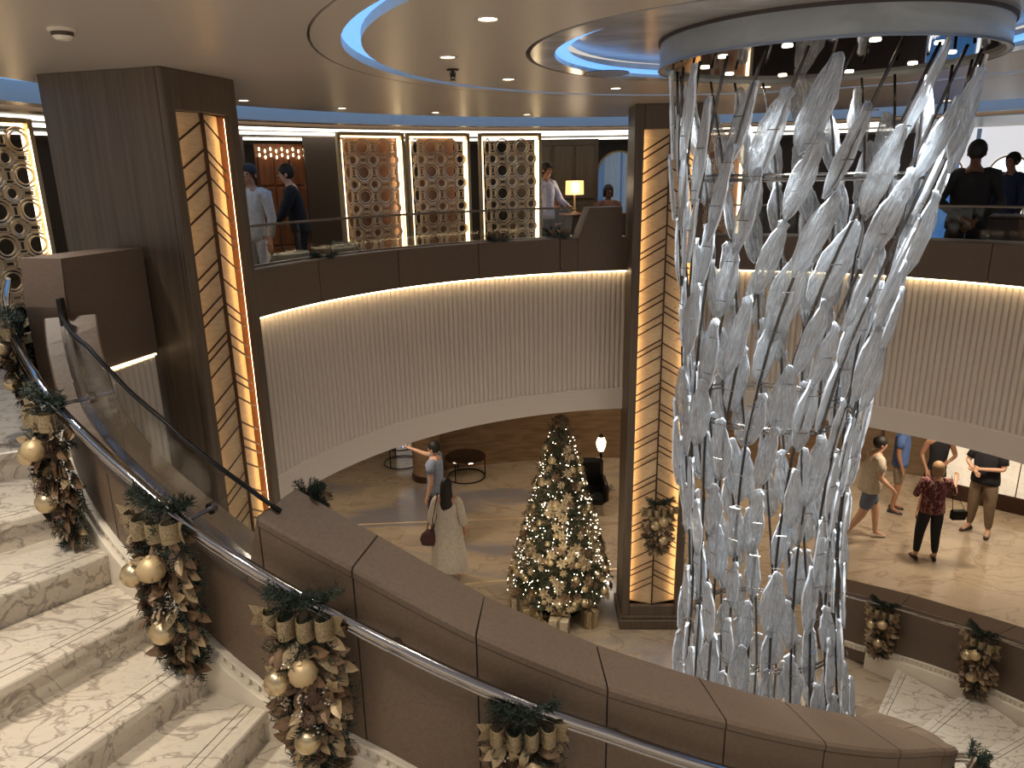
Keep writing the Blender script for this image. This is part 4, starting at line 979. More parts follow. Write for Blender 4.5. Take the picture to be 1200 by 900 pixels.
    if top and not dress:
        pv, be, chs, uc, nk = (V[k] for k in ('pelvis', 'belly', 'chest', 'uchest', 'neck')); tb = MB(); n = 24; dn_ = (pv-be).normalized()
        sec = [(pv + dn_*.09, .170*b_, .128*b_), (pv + dn_*.02, .170*b_, .130*b_), (be, .150*b_, .122*b_), (chs, .168*b_, .128*b_), (uc, .172, .112), (uc + (nk-uc)*.28, .150, .098), (uc + (nk-uc)*.52, .098, .076), (uc + (nk-uc)*.78, .066, .064)]
        vs = [c + Vector((rx*math.cos(2*PI*k/n)*(1+.02*math.sin(5*2*PI*k/n+i)), ry*math.sin(2*PI*k/n), 0)) for i, (c, rx, ry) in enumerate(sec) for k in range(n)]
        tb.add(vs, [(i*n+k, i*n+(k+1) % n, (i+1)*n+(k+1) % n, (i+1)*n+k) for i in range(7) for k in range(n)] + [tuple(range(n))[::-1]])
        to = tb.build('top', cloth(top), t, smooth=True)
        if top_sleeve > 0:
            for sfx in 'LR':
                a = V['sh'+sfx]; b = V['el'+sfx]; c = uc.lerp(a, .45) + Vector((0, 0, -.01))
                pts = [c, a.lerp(c, .35) + Vector((0, 0, .004)), a]; rr = [.085, .082, .074]
                if top_sleeve <= 1: pts += [a.lerp(b, top_sleeve*.5), a.lerp(b, top_sleeve)]; rr += [.068, .064]
                else: pts += [a.lerp(b, .5), b, b.lerp(V['wr'+sfx], min(.95, top_sleeve-1))]; rr += [.062, .054, .040]
                MB().tube(pts, rr, 14).build('sleeve', cloth(top), t, smooth=True)
    if bottom and not dress:
        f = {'knee': .9, 'mid': .6, 'ankle': 2}[bottom_to]
        vv = [V['pelvis'] + Vector((0, 0, .06)), V['pelvis']]; rr = [(rad['pelvis'][0]+.006, rad['pelvis'][1]+.006), (rad['pelvis'][0]+.012, rad['pelvis'][1]+.012)]; ee = [(0, 1)]
        for sfx in 'LR':
            k = len(vv); vv.append(V['hp'+sfx]); rr.append(rad['hpL']+.018); ee.append((1, k))
            if f <= 1: vv += [V['hp'+sfx].lerp(V['kn'+sfx], f*.5), V['hp'+sfx].lerp(V['kn'+sfx], f)]; rr += [.088*b_+.006, .078*b_]; ee += [(k, k+1), (k+1, k+2)]
            else: vv += [V['kn'+sfx], V['an'+sfx] + (V['kn'+sfx]-V['an'+sfx])*.08]; rr += [.062*b_+.012, .052]; ee += [(k, k+1), (k+1, k+2)]
        skin_mesh('bottom', vv, ee, rr, 1, cloth(bottom), t)
    if dress:
        prof = dress['prof']; d = MB(); n = 28; vs = []; Rr = random.Random(4)
        for i, (z, rx, ry, oy) in enumerate(prof):
            for k in range(n):
                a = 2*PI*k/n; f = 1 + dress.get('fold', .05)*math.sin(7*a + .6*math.sin(z*9))*min(1, max(0, (1.2-z)/.6)); vs.append(V['pelvis']*0 + Vector((rx*math.cos(a)*f, oy + ry*math.sin(a)*f, z)))
        m_ = len(prof); d.add(vs, [(i*n+k, i*n+(k+1) % n, (i+1)*n+(k+1) % n, (i+1)*n+k) for i in range(m_-1) for k in range(n)]); d.build('dress', cloth(dress['col']), t, smooth=True)
        for sfx in 'LR':
            if top_sleeve > 0: skin_mesh('sleeve', [V['uchest'].lerp(V['sh'+sfx], .5), V['sh'+sfx], V['el'+sfx], V['el'+sfx].lerp(V['wr'+sfx], .7)], [(0,1),(1,2),(2,3)], [.07, .074, .07, .078], 0, cloth(dress['col']), t)
    for sfx in 'LR':
        a = V['an'+sfx]; b = V['to'+sfx]; d = (b-a); d.z = 0; d.normalize(); sh = MB(); zz = a.z - .09
        ring = []
        for i, (u, w2, hh) in enumerate(((-.07, .028, .05), (-.045, .038, .085), (.03, .040, .085), (.09, .045, .055), (.15, .042, .045), (.185, .022, .030))):
            c = Vector((a.x, a.y, zz)) + d*u; s_ = Vector((-d.y, d.x, 0))
            ring += [c + s_*w2, c + s_*w2*.8 + Vector((0,0,hh)), c - s_*w2*.8 + Vector((0,0,hh)), c - s_*w2]
        sh.add(ring, [(i*4+j, i*4+(j+1) % 4, i*4+4+(j+1) % 4, i*4+4+j) for i in range(5) for j in range(4)] + [(3,2,1,0), (20,21,22,23)]); so = sh.build('shoe', cloth(shoes, .5), t)
        sb = so.modifiers.new('sub', 'SUBSURF'); sb.levels = 1; sb.render_levels = 1
    return t
M['eye'] = mat('eye_dark', S(30,22,18), .2); M['lips'] = mat('lips', S(150,84,74), .5)
# --- lower lobby, left pair
pm = person((-1.27, 10.95, 0), -1.95, 'man in light blue shirt raising a phone at arm height, left of the christmas tree', 1.76, dict(shR=(-.175,-.02,1.43), elR=(-.20,-.28,1.42), wrR=(-.16,-.50,1.50), elL=(.23,.05,1.13), wrL=(.24,-.02,.90)), 'light', (140,150,172), .5, (44,48,62), 'ankle', (50,44,42), (24,20,18))
ph = empty('phone', (0,0,0), 'phone with bright screen held up by the man in the light blue shirt', 'phone')
q = Matrix.Translation(pm.location) @ Matrix.Rotation(-1.95, 4, 'Z') @ Matrix.Scale(1.76/1.75, 4); ph.location = q @ Vector((-.13, -.635, 1.59)); ph.rotation_euler = (0, 0, -1.95)
MB().box((0,0,0), (.075, .010, .155), bev=.004).build('case', M['blacksteel'], ph)
MB().box((0,.0065,0), (.068, .002, .145)).build('screen', mat('phone_screen', S(150,170,200), .3, emit=S(150,175,215), es=1.6), ph)
pw_ = person((-.97, 9.72, 0), PI-.15, 'woman with long dark hair in a loose cream dress, seen from behind', 1.64, dict(elL=(.25,.03,1.12), wrL=(.27,-.03,.90), elR=(-.24,.04,1.12), wrR=(-.25,-.06,.90)), 'light', None, 1.5, None, 'ankle', (196,186,172), (34,24,20), 'long',
    dress=dict(col=(218,206,186), fold=.06, prof=[(1.43,.06,.05,.01),(1.40,.15,.09,.01),(1.27,.175,.125,.0),(1.10,.175,.13,0),(.95,.215,.165,0),(.75,.24,.19,0),(.5,.27,.21,0),(.30,.29,.23,0),(.22,.28,.22,0)]))
bg = empty('shoulder_bag', (-1.24, 9.70, .72), 'dark brown slouchy shoulder bag carried by the woman in the cream dress', 'bag')
b = MB(); n = 16; vs = []
for (z, rx, ry) in ((-.13, .06, .03), (-.12, .13, .05), (-.03, .155, .065), (.06, .12, .05), (.12, .05, .03)):
    for k in range(n): a = 2*PI*k/n; vs.append((rx*math.cos(a), ry*math.sin(a), z))
b.add(vs, [(i*n+k, i*n+(k+1) % n, (i+1)*n+(k+1) % n, (i+1)*n+k) for i in range(4) for k in range(n)] + [tuple(range(n))[::-1], tuple(4*n+k for k in range(n))])
b.build('pouch', cloth((88,58,52)), bg, smooth=True); MB().tube([(-.05,0,.10), (.02,.02,.35), (.10,.03,.62), (.14, .0, .70), (.12,-.03,.6), (.05,-.02,.3), (.05,0,.10)], .009, 6).build('strap', cloth((88,58,52)), bg)
# --- lower lobby, right group
person((5.68, 10.72, 0), 1.45, 'man in cream t-shirt and grey shorts striding to the right, next to the sculpture', 1.80, dict(hpL=(.09,0,.92), knL=(.10,-.16,.52), anL=(.10,-.20,.10), toL=(.11,-.34,.035), knR=(-.10,.10,.50), anR=(-.10,.34,.14), toR=(-.11,.24,.05), elR=(-.23,-.05,1.14), wrR=(-.19,-.24,.98), elL=(.24,-.08,1.14), wrL=(.18,-.28,.95)), 'light', (206,192,166), .6, (104,112,124), 'knee', (206,190,170), (30,24,20), lean=.12, build=1.22)
person((6.70, 11.75, 0), 1.0, 'person in blue polo shirt and beige shorts behind the man in the cream t-shirt', 1.76, {}, 'tan', (92,120,176), .6, (140,124,104), 'knee', (50,46,46), (60,44,34))
person((7.22, 11.55, 0), -.25, 'woman in black sleeveless top and black shorts facing the group', 1.70, dict(elL=(.27,.0,1.16), wrL=(.12,-.18,1.12), elR=(-.25,.05,1.14), wrR=(-.20,-.12,.94), knL=(.09,-.04,.50), knR=(-.16,-.1,.50), anR=(-.20,-.05,.09), toR=(-.24,-.19,.035)), 'tan', (28,26,30), 0, (26,24,28), 'mid', (40,38,40), (110,76,48), 'bob', build=.92)
pr_ = person((6.33, 10.06, 0), PI+.25, 'woman in dark red patterned blouse and black trousers seen from behind, one hand raised', 1.63, dict(elL=(-.0,0,0)), 'light') if False else None
M['blouse'] = noisecol('red_pattern', S(84,30,34), S(160,120,110), 26, rough=.8, lo=.50, hi=.62, dist=1.0, stretch=(1,1,.5))
CL[(84,30,34)] = M['blouse']
person((6.33, 10.08, 0), PI-.2, 'woman in dark red patterned blouse and black trousers seen from behind, one hand raised', 1.62, dict(elR=(-.30,-.03,1.18), wrR=(-.36,-.20,1.34), elL=(.25,-.05,1.14), wrL=(.16,-.25,1.10), knL=(.13,-.02,.50), anL=(.16,.03,.09), toL=(.18,-.11,.035), knR=(-.11,-.02,.50), anR=(-.13,.03,.09), toR=(-.15,-.11,.035)), 'light', (84,30,34), 1.5, (28,30,32), 'ankle', (26,24,24), (158,126,88), 'bob', build=1.12)
hb = empty('handbag', (6.66, 9.96, .80), 'small black handbag hanging beside the woman in the red patterned blouse', 'bag')
MB().box((0,0,0), (.22, .09, .16), bev=.02).build('pouch', M['blacksteel'], hb); MB().box((0,-.048,.03), (.22, .008, .09), bev=.003).build('flap', M['blacksteel'], hb); MB().tube([(-.09,0,.07), (-.12,.03,.35), (-.16,.05,.62), (-.06,.03,.35), (.09,0,.07)], .005, 5).build('strap', M['blacksteel'], hb)
person((7.62, 10.88, 0), -1.0, 'man in black polo shirt and khaki trousers standing with forearms crossed', 1.84, dict(elL=(.26,-.06,1.16), wrL=(.02,-.26,1.15), elR=(-.26,-.06,1.16), wrR=(-.04,-.30,1.12), anL=(.15,.03,.09), toL=(.19,-.11,.035), knL=(.13,-.02,.5), anR=(-.13,.03,.09), toR=(-.17,-.11,.035)), 'light', (30,28,32), .75, (128,108,84), 'ankle', (52,38,32), (40,32,28), build=1.2)
# --- upper deck
person((4.98, 8.10, ZD), PI-.5, 'man in black suit seen from behind at the glass railing, right of the sculpture', 1.84, dict(elL=(.27,.06,1.14), wrL=(.06,.17,.98), elR=(-.27,.06,1.14), wrR=(-.06,.17,.96)), 'dark', (22,21,24), 1.9, (34,28,26), 'ankle', (20,18,18), (16,14,14), build=1.15)
person((7.1, 10.7, ZD), -1.3, 'man with short dark hair and white collar farther behind the man in the suit', 1.76, {}, 'tan', (40,48,72), 1.9, (36,38,48), 'ankle', (24,22,22), (30,24,20))
person((-2.72, 9.72, ZD), -1.3, 'man in black jacket bending over a high table in the lounge behind the left column', 1.76, dict(elR=(-.24,-.22,1.12), wrR=(-.18,-.36,.98), elL=(.24,-.2,1.12), wrL=(.18,-.34,.98)), 'light', (24,24,30), 1.9, (28,26,30), 'ankle', (24,22,22), (30,22,18), lean=.18)
person((-2.98, 8.75, ZD), -.3, 'slim person in white jacket and white trousers next to the left column edge', 1.74, {}, 'tan', (206,200,190), 1.9, (196,190,182), 'ankle', (60,52,46), (34,26,22), build=.85)
person((.60, 12.05, ZD), .9, 'waiter in white shirt and dark red waistcoat beside the third ring screen', 1.76, dict(elL=(.24,-.12,1.14), wrL=(.2,-.3,1.06)), 'tan', (198,196,210), 1.8, (32,28,34), 'ankle', (22,20,20), (30,22,18), build=.95)
SIT = dict(pelvis=(0,0,.50), belly=(0,0,.63), chest=(0,0,.81), uchest=(0,.01,.93), neck=(0,.01,1.04), jaw=(0,-.03,1.115), skull=(0,-.005,1.185), crown=(0,.005,1.24), shL=(.175,.01,.95), elL=(.22,-.06,.70), wrL=(.12,-.28,.72), shR=(-.175,.01,.95), elR=(-.22,-.06,.70), wrR=(-.12,-.28,.72), hpL=(.09,0,.49), knL=(.11,-.42,.50), anL=(.11,-.42,.09), toL=(.12,-.56,.035), hpR=(-.09,0,.49), knR=(-.11,-.42,.50), anR=(-.11,-.42,.09), toR=(-.12,-.56,.035))
person((.86, 13.4, ZD), .2, 'seated woman in dark top beside the table lamp in the lounge', 1.72, SIT, 'tan', (40,32,44), 1.6, (26,24,30), 'ankle', (20,18,18), (60,40,30), 'bob')
person((1.76, 13.3, ZD+.12), .1, 'seated guest with dark curly hair in front of the arched curtain', 1.70, SIT, 'dark', (120,84,70), 1.6, (26,24,30), 'ankle', (20,18,18), (20,14,12), 'bob')

# =================================================================== RING SCREENS
def ring_mesh(r, t=.016, n=24, depth=.03, name='ring'):
    m = MB()
    for (rr, tt, yy) in ((r, t, 0), (r*.72, t*.75, .004)):
        path = [(0, 0, 0, math.cos(a), math.sin(a)) for a in np.linspace(0, 2*PI, n+1)[:-1]]; vs = []
        for (x, y, z, nx, ny) in path:
            for (o, yd) in ((rr-tt, -depth/2+yy), (rr, -depth/2+yy-.004), (rr, depth/2+yy), (rr-tt, depth/2+yy)): vs.append((nx*o, yd, ny*o))
        m.add(vs, [(i*4+j, i*4+(j+1) % 4, ((i+1) % n)*4+(j+1) % 4, ((i+1) % n)*4+j) for i in range(n) for j in range(4)])
    return m.mesh(name, M['gold'])
def link_mesh(w_, h_, t=.013, name='link'):
    m = MB()
    for k in (1, .55):
        W_, H_ = w_*k/2, h_*k/2; T2 = t*(1 if k == 1 else .7)
        for sx in (-1, 1): m.box((sx*W_, 0, 0), (T2, .026, 2*H_)); 
        for sz in (-1, 1): m.box((0, 0, sz*H_), (2*W_+T2, .026, T2))
    return m.mesh(name, M['gold'])
RG = {k: ring_mesh(r) for k, r in (('big', .125), ('small', .085))}
LK = {'v': link_mesh(.09, .15), 'h': link_mesh(.16, .075)}
M['mirror_pink'] = mat('bronze_mirror', S(168,130,108), .3, .4)
def screen(p0, p1, zt, label, backed, lit):
    p0 = Vector(p0); p1 = Vector(p1); d = p1-p0; W_ = d.length; rz = math.atan2(d.y, d.x); Hh = zt-ZD
    t = empty('ring_screen', (p0+p1)/2, label, 'screen', 'gold ring lattice screens around the atrium', rz); t.location.z = ZD
    for sx in (-1, 1): MB().box((sx*(W_/2+.02), 0, Hh/2), (.05, .09, Hh), bev=.006).build('post', M['champ'], t)
    MB().box((0, 0, Hh-.02), (W_, .08, .05), bev=.005).build('top_bar', M['champ'], t); MB().box((0, 0, .05), (W_, .08, .10), bev=.005).build('bottom_bar', M['champ'], t)
    for sx in lit: MB().box((sx*(W_/2-.025), .035, Hh/2), (.03, .015, Hh-.12)).build('led_strip', M['led_soft'], t)
    MB().box((0, .035, Hh-.055), (W_-.02, .015, .02)).build('led_strip', M['led_soft'], t)
    for sx in (-1, 1): MB().box((sx*(W_/2-.01), -.04, Hh/2), (.012, .012, Hh-.2)).build('led_strip', M['led_soft'], t)  # extra strips added in front to brighten the rings
    if backed: MB().box((0, .12, Hh/2), (W_*(1 if backed == 1 else .62), .012, Hh-.1)).build('back_mirror', M['mirror_pink'], t)
    px, pz = .30, .335; nx = int(W_/(px/2)); z = Hh-.20; r = 0
    while z > .18:
        c = 0; x = -W_/2+.02
        while x < W_/2-.02:
            big = (r % 2 == 0)
            if big: k = RG['big'] if c % 2 == 0 else LK['v']
            else: k = LK['h'] if c % 2 == 0 else RG['small']
            if W_/2 - abs(x) > .05: link('ring' if k in RG.values() else 'link', k, t, (x, 0, z))
            elif x < 0 or True:
                o = link('ring' if k in RG.values() else 'link', k, t, (x+(.075 if x < 0 else -.075), 0, z)); o.scale = (.45, 1, 1)
            x += px/2; c += 1
        z -= pz/2; r += 1
    return t
screen((-2.31, 10.55, 0), (-1.54, 11.02, 0), 6.42, 'first gold ring screen from the left column, backed by a bronze mirror', 1, (1,))
screen((-1.43, 11.08, 0), (-.62, 11.41, 0), 6.42, 'second gold ring screen, in the middle of the three', 2, (1,))
screen((-.40, 11.49, 0), (.46, 11.70, 0), 6.42, 'third gold ring screen, next to the lounge with the lamp', 0, (1,))
screen((-5.35, 6.45, 0), (-4.74, 7.62, 0), 6.42, 'large gold ring screen at the left edge of the picture behind the stairs', 0, (1,))
screen((2.65, 11.72, 0), (3.55, 11.52, 0), 6.42, 'gold ring screen seen through the glass sculpture', 1, (1,))

# =================================================================== LOUNGE (left bay)
def struct(name, mb, m, label, cat, parent=None):
    return tag(mb.build(name, m, parent), label, cat, kind='structure')
wp_ = empty('door_1', (-3.62, 12.2, ZD), 'tall cherry wood panelled door wall with a row of glass drops above', 'door', None, math.atan2(.44, .60), 'structure')
for i in range(3):
    for j in range(4):
        MB().box((-.26+.26*i, 0, .28+.47*j), (.235, .03, .44), bev=.012).build('wood_panel', M['wood_red'], wp_)
MB().box((0, .03, 1.05), (.82, .03, 2.1)).build('door_leaf', M['wood_red'], wp_)
for x, z in ((.05, 1.25), (.14, .88), (-.02, .88), (.12, 1.0)): MB().box((x, -.03, z), (.09, .015, .022), bev=.004).build('pull', M['gold_edge'], wp_)
MB().box((.44, -.02, 1.0), (.022, .02, 2.1)).build('led_strip', M['led_white'], wp_)
dm = MB().ball((0,0,0), .016, 6, 5, sc=(1,1,1.8)).mesh('glass_drop', M['led_soft'])
for i in range(9):
    for j in range(2): link('glass_drop', dm, wp_, (-.36+.09*i, -.06, 2.02-.09*j-.03*(i % 2)))
b = MB(); b.box((0,0,0), (.8, .08, 2.2)); o = struct('wall_lounge_pier', b, M['darkwall'], 'dark brown pier between the wood door and the bar shelf', 'wall'); o.location = (-2.92, 12.45, ZD+1.1); o.rotation_euler = (0, 0, .55)
b = MB(); b.box((0,0,0), (.5, .08, 2.2)); o = struct('wall_lounge_pier', b, M['darkwall'], 'dark brown pier left of the wood door', 'wall'); o.location = (-4.25, 11.6, ZD+1.1); o.rotation_euler = (0, 0, .7)
bs = empty('bar_shelf', (-3.2, 13.55, ZD), 'lit bar shelf with bottles between the dark pier and first ring screen', 'shelf', None, .45)
MB().box((0, .16, 1.2), (1.0, .03, 1.7)).build('back_panel', M['led_soft2'] if 'led_soft2' in M else M['champ'], bs)
for z in (.9, 1.25, 1.6): MB().box((0, 0, z), (1.0, .28, .03), bev=.004).build('shelf', M['walnut'], bs)
MB().box((0, -.05, .42), (1.0, .4, .84), bev=.01).build('counter', M['darkwall'], bs)
bt = {k: MB().lathe([(.001, 0), (.035, 0), (.036, .13), (.014, .17), (.012, .23), (.001, .23)], n=10).mesh('bottle', m_) for k, m_ in (('a', mat('bottle_green', S(60,80,50), .1)), ('b', mat('bottle_amber', S(150,96,40), .1)), ('c', mat('bottle_clear', S(190,190,180), .1)))}
cbt = {'a': 'green', 'b': 'amber', 'c': 'clear'}
for j, z in enumerate((.915, 1.265, 1.615)):
    for i in range(8):
        k = 'abc'[(i*2+j) % 3]; q = Matrix.Translation(bs.location) @ Matrix.Rotation(.45, 4, 'Z') @ Vector((-.42+.12*i, -.02, z)); o = link('bottle', bt[k], None, q)
        tag(o, '%s glass bottle, %s from the left on the %s board of the lit bar shelf' % (cbt[k], ('first', 'second', 'third', 'fourth', 'fifth', 'sixth', 'seventh', 'eighth')[i], ('lower', 'middle', 'upper')[j]), 'bottle', 'bottles on the lit bar shelf')
light('POINT', 'bar_lamp', (-3.0, 12.9, 5.9), 12, WARM, shadow_soft_size=.1)
# high table
ht = empty('high_table', (-3.36, 9.42, ZD), 'small dark high table in the lounge behind the left column', 'table')
MB().lathe([(.001, .98), (.32, .98), (.33, 1.0), (.32, 1.02), (.001, 1.02)], n=28).build('table_top', M['walnut'], ht); MB().tube([(0,0,.03), (0,0,.98)], .025, 10).build('post', M['steel'], ht); MB().lathe([(.001, .03), (.05, .03), (.2, .01), (.2, 0)], n=24).build('foot', M['steel'], ht)
gl_ = empty('wine_glass', (-3.26, 9.32, ZD+1.02), 'wine glass standing on the dark high table in the lounge', 'glass'); MB().lathe([(.03, 0), (.004, .006), (.004, .07), (.03, .10), (.034, .14), (.028, .17)], n=14).build('bowl', M['glass_clear'], gl_)
M['sage'] = noisecol('sage_fabric', S(80,78,64), S(66,66,54), 30, rough=.85)
def armchair(x, y, rz, label):
    t = empty('armchair', (x, y, ZD), label, 'chair', 'upholstered lounge chairs behind the balcony railing', rz)
    MB().box((0, -.02, .36), (.58, .56, .16), bev=.05).build('seat', M['sage'], t)
    m_ = MB(); vs = []; n = 14
    for i in range(n+1):
        a = math.radians(-20 + 220*i/n); c, s_ = math.cos(a), math.sin(a); hh = .80 if 35 < math.degrees(a) < 145 else .66
        for (r_, z) in ((.33, .20), (.33, hh-.02), (.30, hh), (.27, hh-.02), (.27, .20)): vs.append((c*r_, s_*r_, z))
    m_.add(vs, [(i*5+j, i*5+5+j, i*5+5+(j+1) % 5, i*5+(j+1) % 5) for i in range(n) for j in range(5)] + [(0,1,2,3,4), tuple(n*5+j for j in range(5))[::-1]]); o = m_.build('backrest', M['sage'], t, smooth=False)
    for sx in (-1, 1):
        for sy in (-1, 1): MB().tube([(sx*.2, sy*.2, .28), (sx*.23, sy*.23, 0)], .014, 6).build('leg', M['blacksteel'], t)
    return t
armchair(-2.55, 8.15, -2.2, 'sage green armchair nearest the left column behind the balcony glass')
armchair(-2.15, 8.75, -2.3, 'sage green armchair in the middle of the three behind the glass')
armchair(-1.95, 9.5, 2.4, 'sage green armchair just left of the first ring screen')
armchair(5.62, 8.35, .9, 'sage green armchair right of the man in the black suit')
# right part: counter, lamp, arched window with curtains
ct = empty('lounge_counter', (1.68, 12.35, ZD), 'low dark wood counter in front of the seated guests in the lounge', 'counter')
MB().box((0,0,.45), (1.6, .35, .9), bev=.01).build('body', M['walnut'], ct); MB().box((0,0,.92), (1.7, .42, .04), bev=.008).build('counter_top', M['wood_red'], ct)
lp = empty('table_lamp', (1.08, 12.35, ZD+.94), 'table lamp with glowing cream drum shade on the lounge counter', 'lamp')
MB().lathe([(.001, 0), (.07, 0), (.07, .02), (.018, .03), (.014, .30), (.001, .30)], n=20).build('base', M['gold_edge'], lp)
M['shade'] = mat('lamp_shade', S(240,215,160), .8, emit=S(255,205,120), es=1.5)
sh = MB(); sh.lathe([(.150, .30), (.145, .52), (.142, .52), (.147, .30)], n=32); sh.build('lamp_shade', M['shade'], lp, smooth=False)
light('POINT', 'table_lamp_light', (1.08, 12.2, ZD+1.36), 6, WARM, shadow_soft_size=.08)
wpan = empty('wall_wood_panel', (.95, 14.4, ZD), 'dark panelled timber wall behind the table lamp', 'wall', None, 0, 'structure')
for i in range(4):
    for j in range(2): MB().box((-.75+.42*i, 0, .55+1.05*j), (.38, .03, .98), bev=.012).build('wood_panel', M['wood_dk'] if 'wood_dk' in M else M['walnut'], wpan)
MB().box((-.12, .04, 1.1), (1.75, .04, 2.2)).build('backing', M['walnut'], wpan)
aw = empty('window_1', (2.13, 14.6, ZD), 'arched window with pale grey blue curtains at the back of the lounge', 'window', None, 0, 'structure')
ap = [Vector((-.42, 0, .3))] + [Vector((.42*math.cos(a)*-1, 0, 1.55+.42*math.sin(a))) for a in np.linspace(0, PI, 20)] + [Vector((.42, 0, .3))]
MB().tube(ap, .022, 6).build('arch_frame', M['champ'], aw)
gv = MB(); gv.add([(p.x*.98, .05, p.z) for p in ap], [tuple(range(len(ap)))]); gv.build('night_pane', mat('window_dusk', S(40,60,90), .1, emit=S(80,110,150), es=.5), aw)
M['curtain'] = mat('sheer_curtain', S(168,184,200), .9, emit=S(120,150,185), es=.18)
for sx, w0, w1 in ((-1, -.30, .02), (1, .06, .40)):
    c = MB(); n = 30; vs = []
    for i in range(n+1):
        x = w0+(w1-w0)*i/n; top = 1.55 + math.sqrt(max(0, .40**2-x*x)) if abs(x) < .40 else 1.55
        for z in (.3, 1.0, top): vs.append((x, -.03+.018*math.sin(i*1.7), z))
    c.add(vs, [(i*3+j, i*3+3+j, i*3+4+j, i*3+1+j) for i in range(n) for j in range(2)]); c.build('curtain', M['curtain'], aw, smooth=True)
# right bay: bright windows, blue curtain, monitor
rw = empty('window_2', (8.55, 13.4, ZD), 'bright white arched lounge windows behind the man in the black suit', 'window', None, math.atan2(-.59, .75), 'structure')
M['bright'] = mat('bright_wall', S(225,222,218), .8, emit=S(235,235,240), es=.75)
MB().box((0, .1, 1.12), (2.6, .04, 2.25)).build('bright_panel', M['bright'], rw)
M['skyglass'] = mat('bright_pane', S(230,240,245), .3, emit=S(235,244,250), es=1.6)
for x in (-.75, .25, 1.0):
    m_ = MB(); P_ = [(x-.30, .07, .3)] + [(x-.30*math.cos(a), .07, 1.45+.30*math.sin(a)) for a in np.linspace(0, PI, 14)] + [(x+.30, .07, .3)]; m_.add(P_, [tuple(range(len(P_)))]); m_.build('arched_pane', M['skyglass'], rw)
    MB().tube([(a, .05, c) for a, b_, c in P_], .018, 5).build('arch_frame', M['champ'], rw)
for x in (-1.1, -.28, .62): MB().box((x, .03, 1.12), (.07, .05, 2.2), bev=.01).build('pilaster', M['curtain'], rw)
bc = MB(); n = 40; vs = []
for i in range(n+1):
    for z in (0, 2.15): vs.append((-.32+.64*i/n, .025*math.sin(i*1.5), z))
bc.add(vs, [(i*2, i*2+2, i*2+3, i*2+1) for i in range(n)])
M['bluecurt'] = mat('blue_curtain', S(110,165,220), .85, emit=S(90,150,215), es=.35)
o = tag(bc.build('curtain', M['bluecurt'], smooth=True), 'light blue curtain at the lounge opening just right of the sculpture', 'curtain'); o.location = (6.55, 11.65, ZD); o.rotation_euler = (0, 0, -.65)
mn = empty('monitor', (6.42, 9.10, ZD+1.36), 'computer monitor with blue screen at the right edge of the upper deck', 'monitor', None, -.6)
MB().box((0,0,.0), (.34, .03, .21), bev=.006).build('housing', M['blacksteel'], mn); MB().box((0,-.017,.0), (.31, .003, .18)).build('screen', mat('screen_blue', S(40,70,150), .3, emit=S(50,80,160), es=.5), mn); MB().tube([(0,.0,-.10), (0,.02,-.36)], .014, 6).build('stem', M['blacksteel'], mn); MB().box((0,.02,-.37), (.2,.14,.015), bev=.004).build('base', M['blacksteel'], mn)
dsk = empty('reception_desk', (6.35, 9.25, ZD), 'dark reception desk carrying the monitor at the right edge', 'desk', None, -.6)
MB().box((0,0,.48), (1.1, .45, .94), bev=.01).build('body', M['darkwall'], dsk); MB().box((0,0,.97), (1.16, .5, .03), bev=.006).build('desk_top', M['walnut'], dsk)

# =================================================================== LOWER LOBBY FURNITURE
pil = MB(); pil.lathe([(.30, 0), (.30, .14)], n=36); 
pc = empty('round_pillar', (-1.72, 13.6, 0), 'round veneered pillar with bronze foot behind the man with the phone', 'pillar')
MB().lathe([(.29, .12), (.29, 2.9)], n=40).build('shaft', M['lobbywood'], pc, smooth=True); MB().lathe([(.001, 0), (.31, 0), (.31, .12), (.29, .125)], n=40).build('foot', M['bronze'], pc)
def glass_table(x, y, label):
    t = empty('side_table', (x, y, 0), label, 'table')
    MB().lathe([(.001, .42), (.40, .42), (.41, .435), (.40, .45), (.001, .45)], n=32).build('table_top', M['mirror'], t)
    MB().tube([(.38*math.cos(a), .38*math.sin(a), .02) for a in np.linspace(0, 2*PI, 31)[:-1]], .014, 6, closed=True).build('floor_ring', M['blacksteel'], t)
    for k in range(3): a = 2*PI*k/3; MB().tube([(.38*math.cos(a), .38*math.sin(a), .02), (.38*math.cos(a), .38*math.sin(a), .42)], .012, 6).build('leg', M['blacksteel'], t)
    return t
glass_table(-2.35, 14.4, 'round dark metal side table left of the round pillar')
glass_table(-.95, 13.6, 'round mirrored side table right of the round pillar')
bp = empty('baby_grand_post', (0, 0, 0), '', '') if False else None
lc = empty('lantern_post', (1.62, 12.6, 0), 'black lamp post ornament with glass lantern near the top of the christmas tree', 'lantern')
MB().lathe([(.001, 0), (.16, 0), (.16, .05), (.06, .12), (.03, .2), (.025, .85), (.05, .9)], n=20).build('post', M['blacksteel'], lc)
MB().lathe([(.05, .9), (.085, 1.0), (.09, 1.08), (.05, 1.18)], n=12).build('glass_lantern', M['led_soft'], lc); MB().lathe([(.001, 1.24), (.06, 1.18), (.055, 1.17)], n=12).build('cap', M['blacksteel'], lc)
R = random.Random(9); g_ = MB()
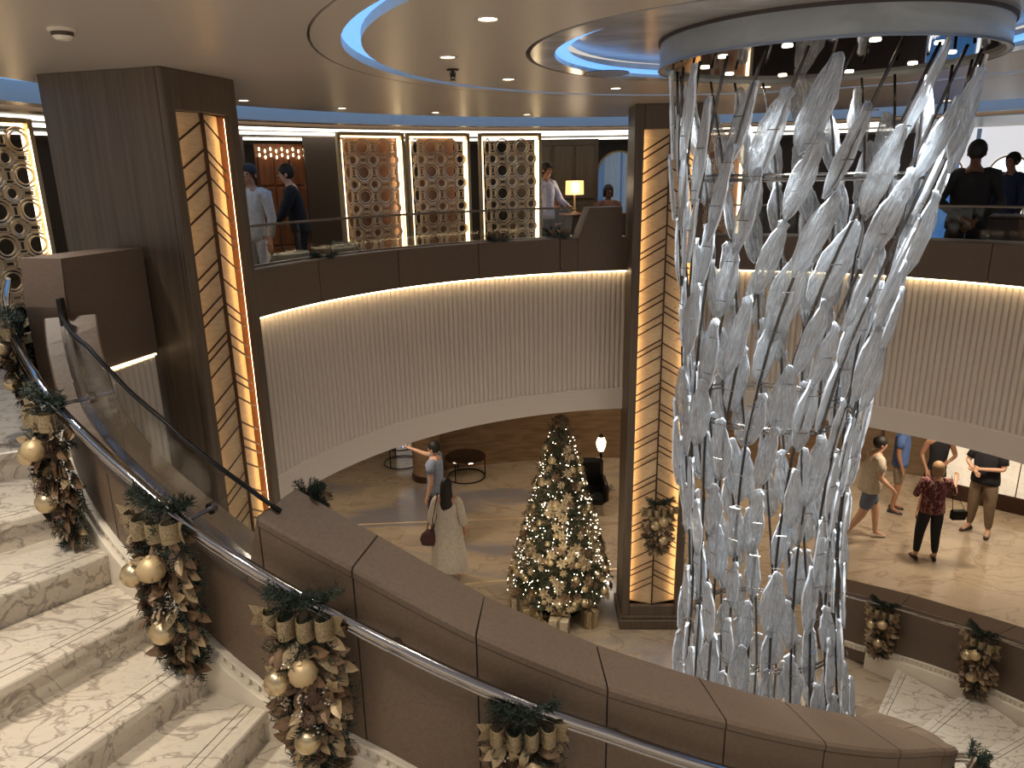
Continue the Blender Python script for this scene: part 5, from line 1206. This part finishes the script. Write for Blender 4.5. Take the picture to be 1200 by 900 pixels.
for i in range(50): a = R.uniform(0, 2*PI); sprig(g_, Vector((math.cos(a)*.12, math.sin(a)*.12, .1)), Vector((math.cos(a), math.sin(a), R.uniform(.1, 1.2))), R, .16, 10, .045, .004)
g_.build('greenery', M['pine'], lc, kind='stuff')
lch = empty('club_chair', (1.32, 12.0, 0), 'black leather club chair behind the upper right of the christmas tree', 'chair')
MB().box((0,0,.30), (.6,.6,.2), bev=.06).build('seat', M['blacksteel'], lch); MB().box((0,.27,.55), (.6,.14,.7), bev=.06).build('backrest', M['blacksteel'], lch)
for sx in (-1,1): MB().box((sx*.29,0,.42), (.1,.58,.34), bev=.04).build('armrest', M['blacksteel'], lch)
for sx in (-1,1):
    for sy in (-1,1): MB().tube([(sx*.22, sy*.22, .2), (sx*.24, sy*.24, 0)], .018, 6).build('leg', M['steel'], lch)
# backlit stone panels at the right
bpw = empty('wall_backlit_panels', (8.9, 11.15, 0), 'backlit white veined stone panels with dark base at the right edge of the lobby', 'wall', None, math.atan2(-1.0, 1.25)+PI/2+PI, 'structure')
M['onyx'] = marble('backlit_onyx', S(232,222,200), S(214,200,176), S(170,150,124), 2.0, rough=.2)
M['onyx'].node_tree.nodes['Principled BSDF'].inputs['Emission Strength'].default_value = .55; M['onyx'].node_tree.nodes['Principled BSDF'].inputs['Emission Color'].default_value = (*S(255,238,210), 1)
# simple straight run facing the group
bpw.rotation_euler = (0, 0, -.72); bpw.location = (8.75, 11.55, 0)
for i in range(5): MB().box((-1.0+.62*i, 0, 1.45), (.60, .04, 2.3), bev=.006).build('stone_panel', M['onyx'], bpw)
MB().box((.25, .01, .15), (3.2, .08, .30), bev=.01).build('base', M['bronze'], bpw); MB().box((.25, .06, 1.45), (3.2, .05, 2.7)).build('backing', M['darkwall'], bpw)
tw = struct('wall_lobby_pier', MB().box((0,0,1.45), (1.4, .3, 2.9), bev=.01), M['tanwall'], 'plain tan wall behind the woman in the black top', 'wall'); tw.location = (8.05, 13.4, 0); tw.rotation_euler = (0, 0, -.5)
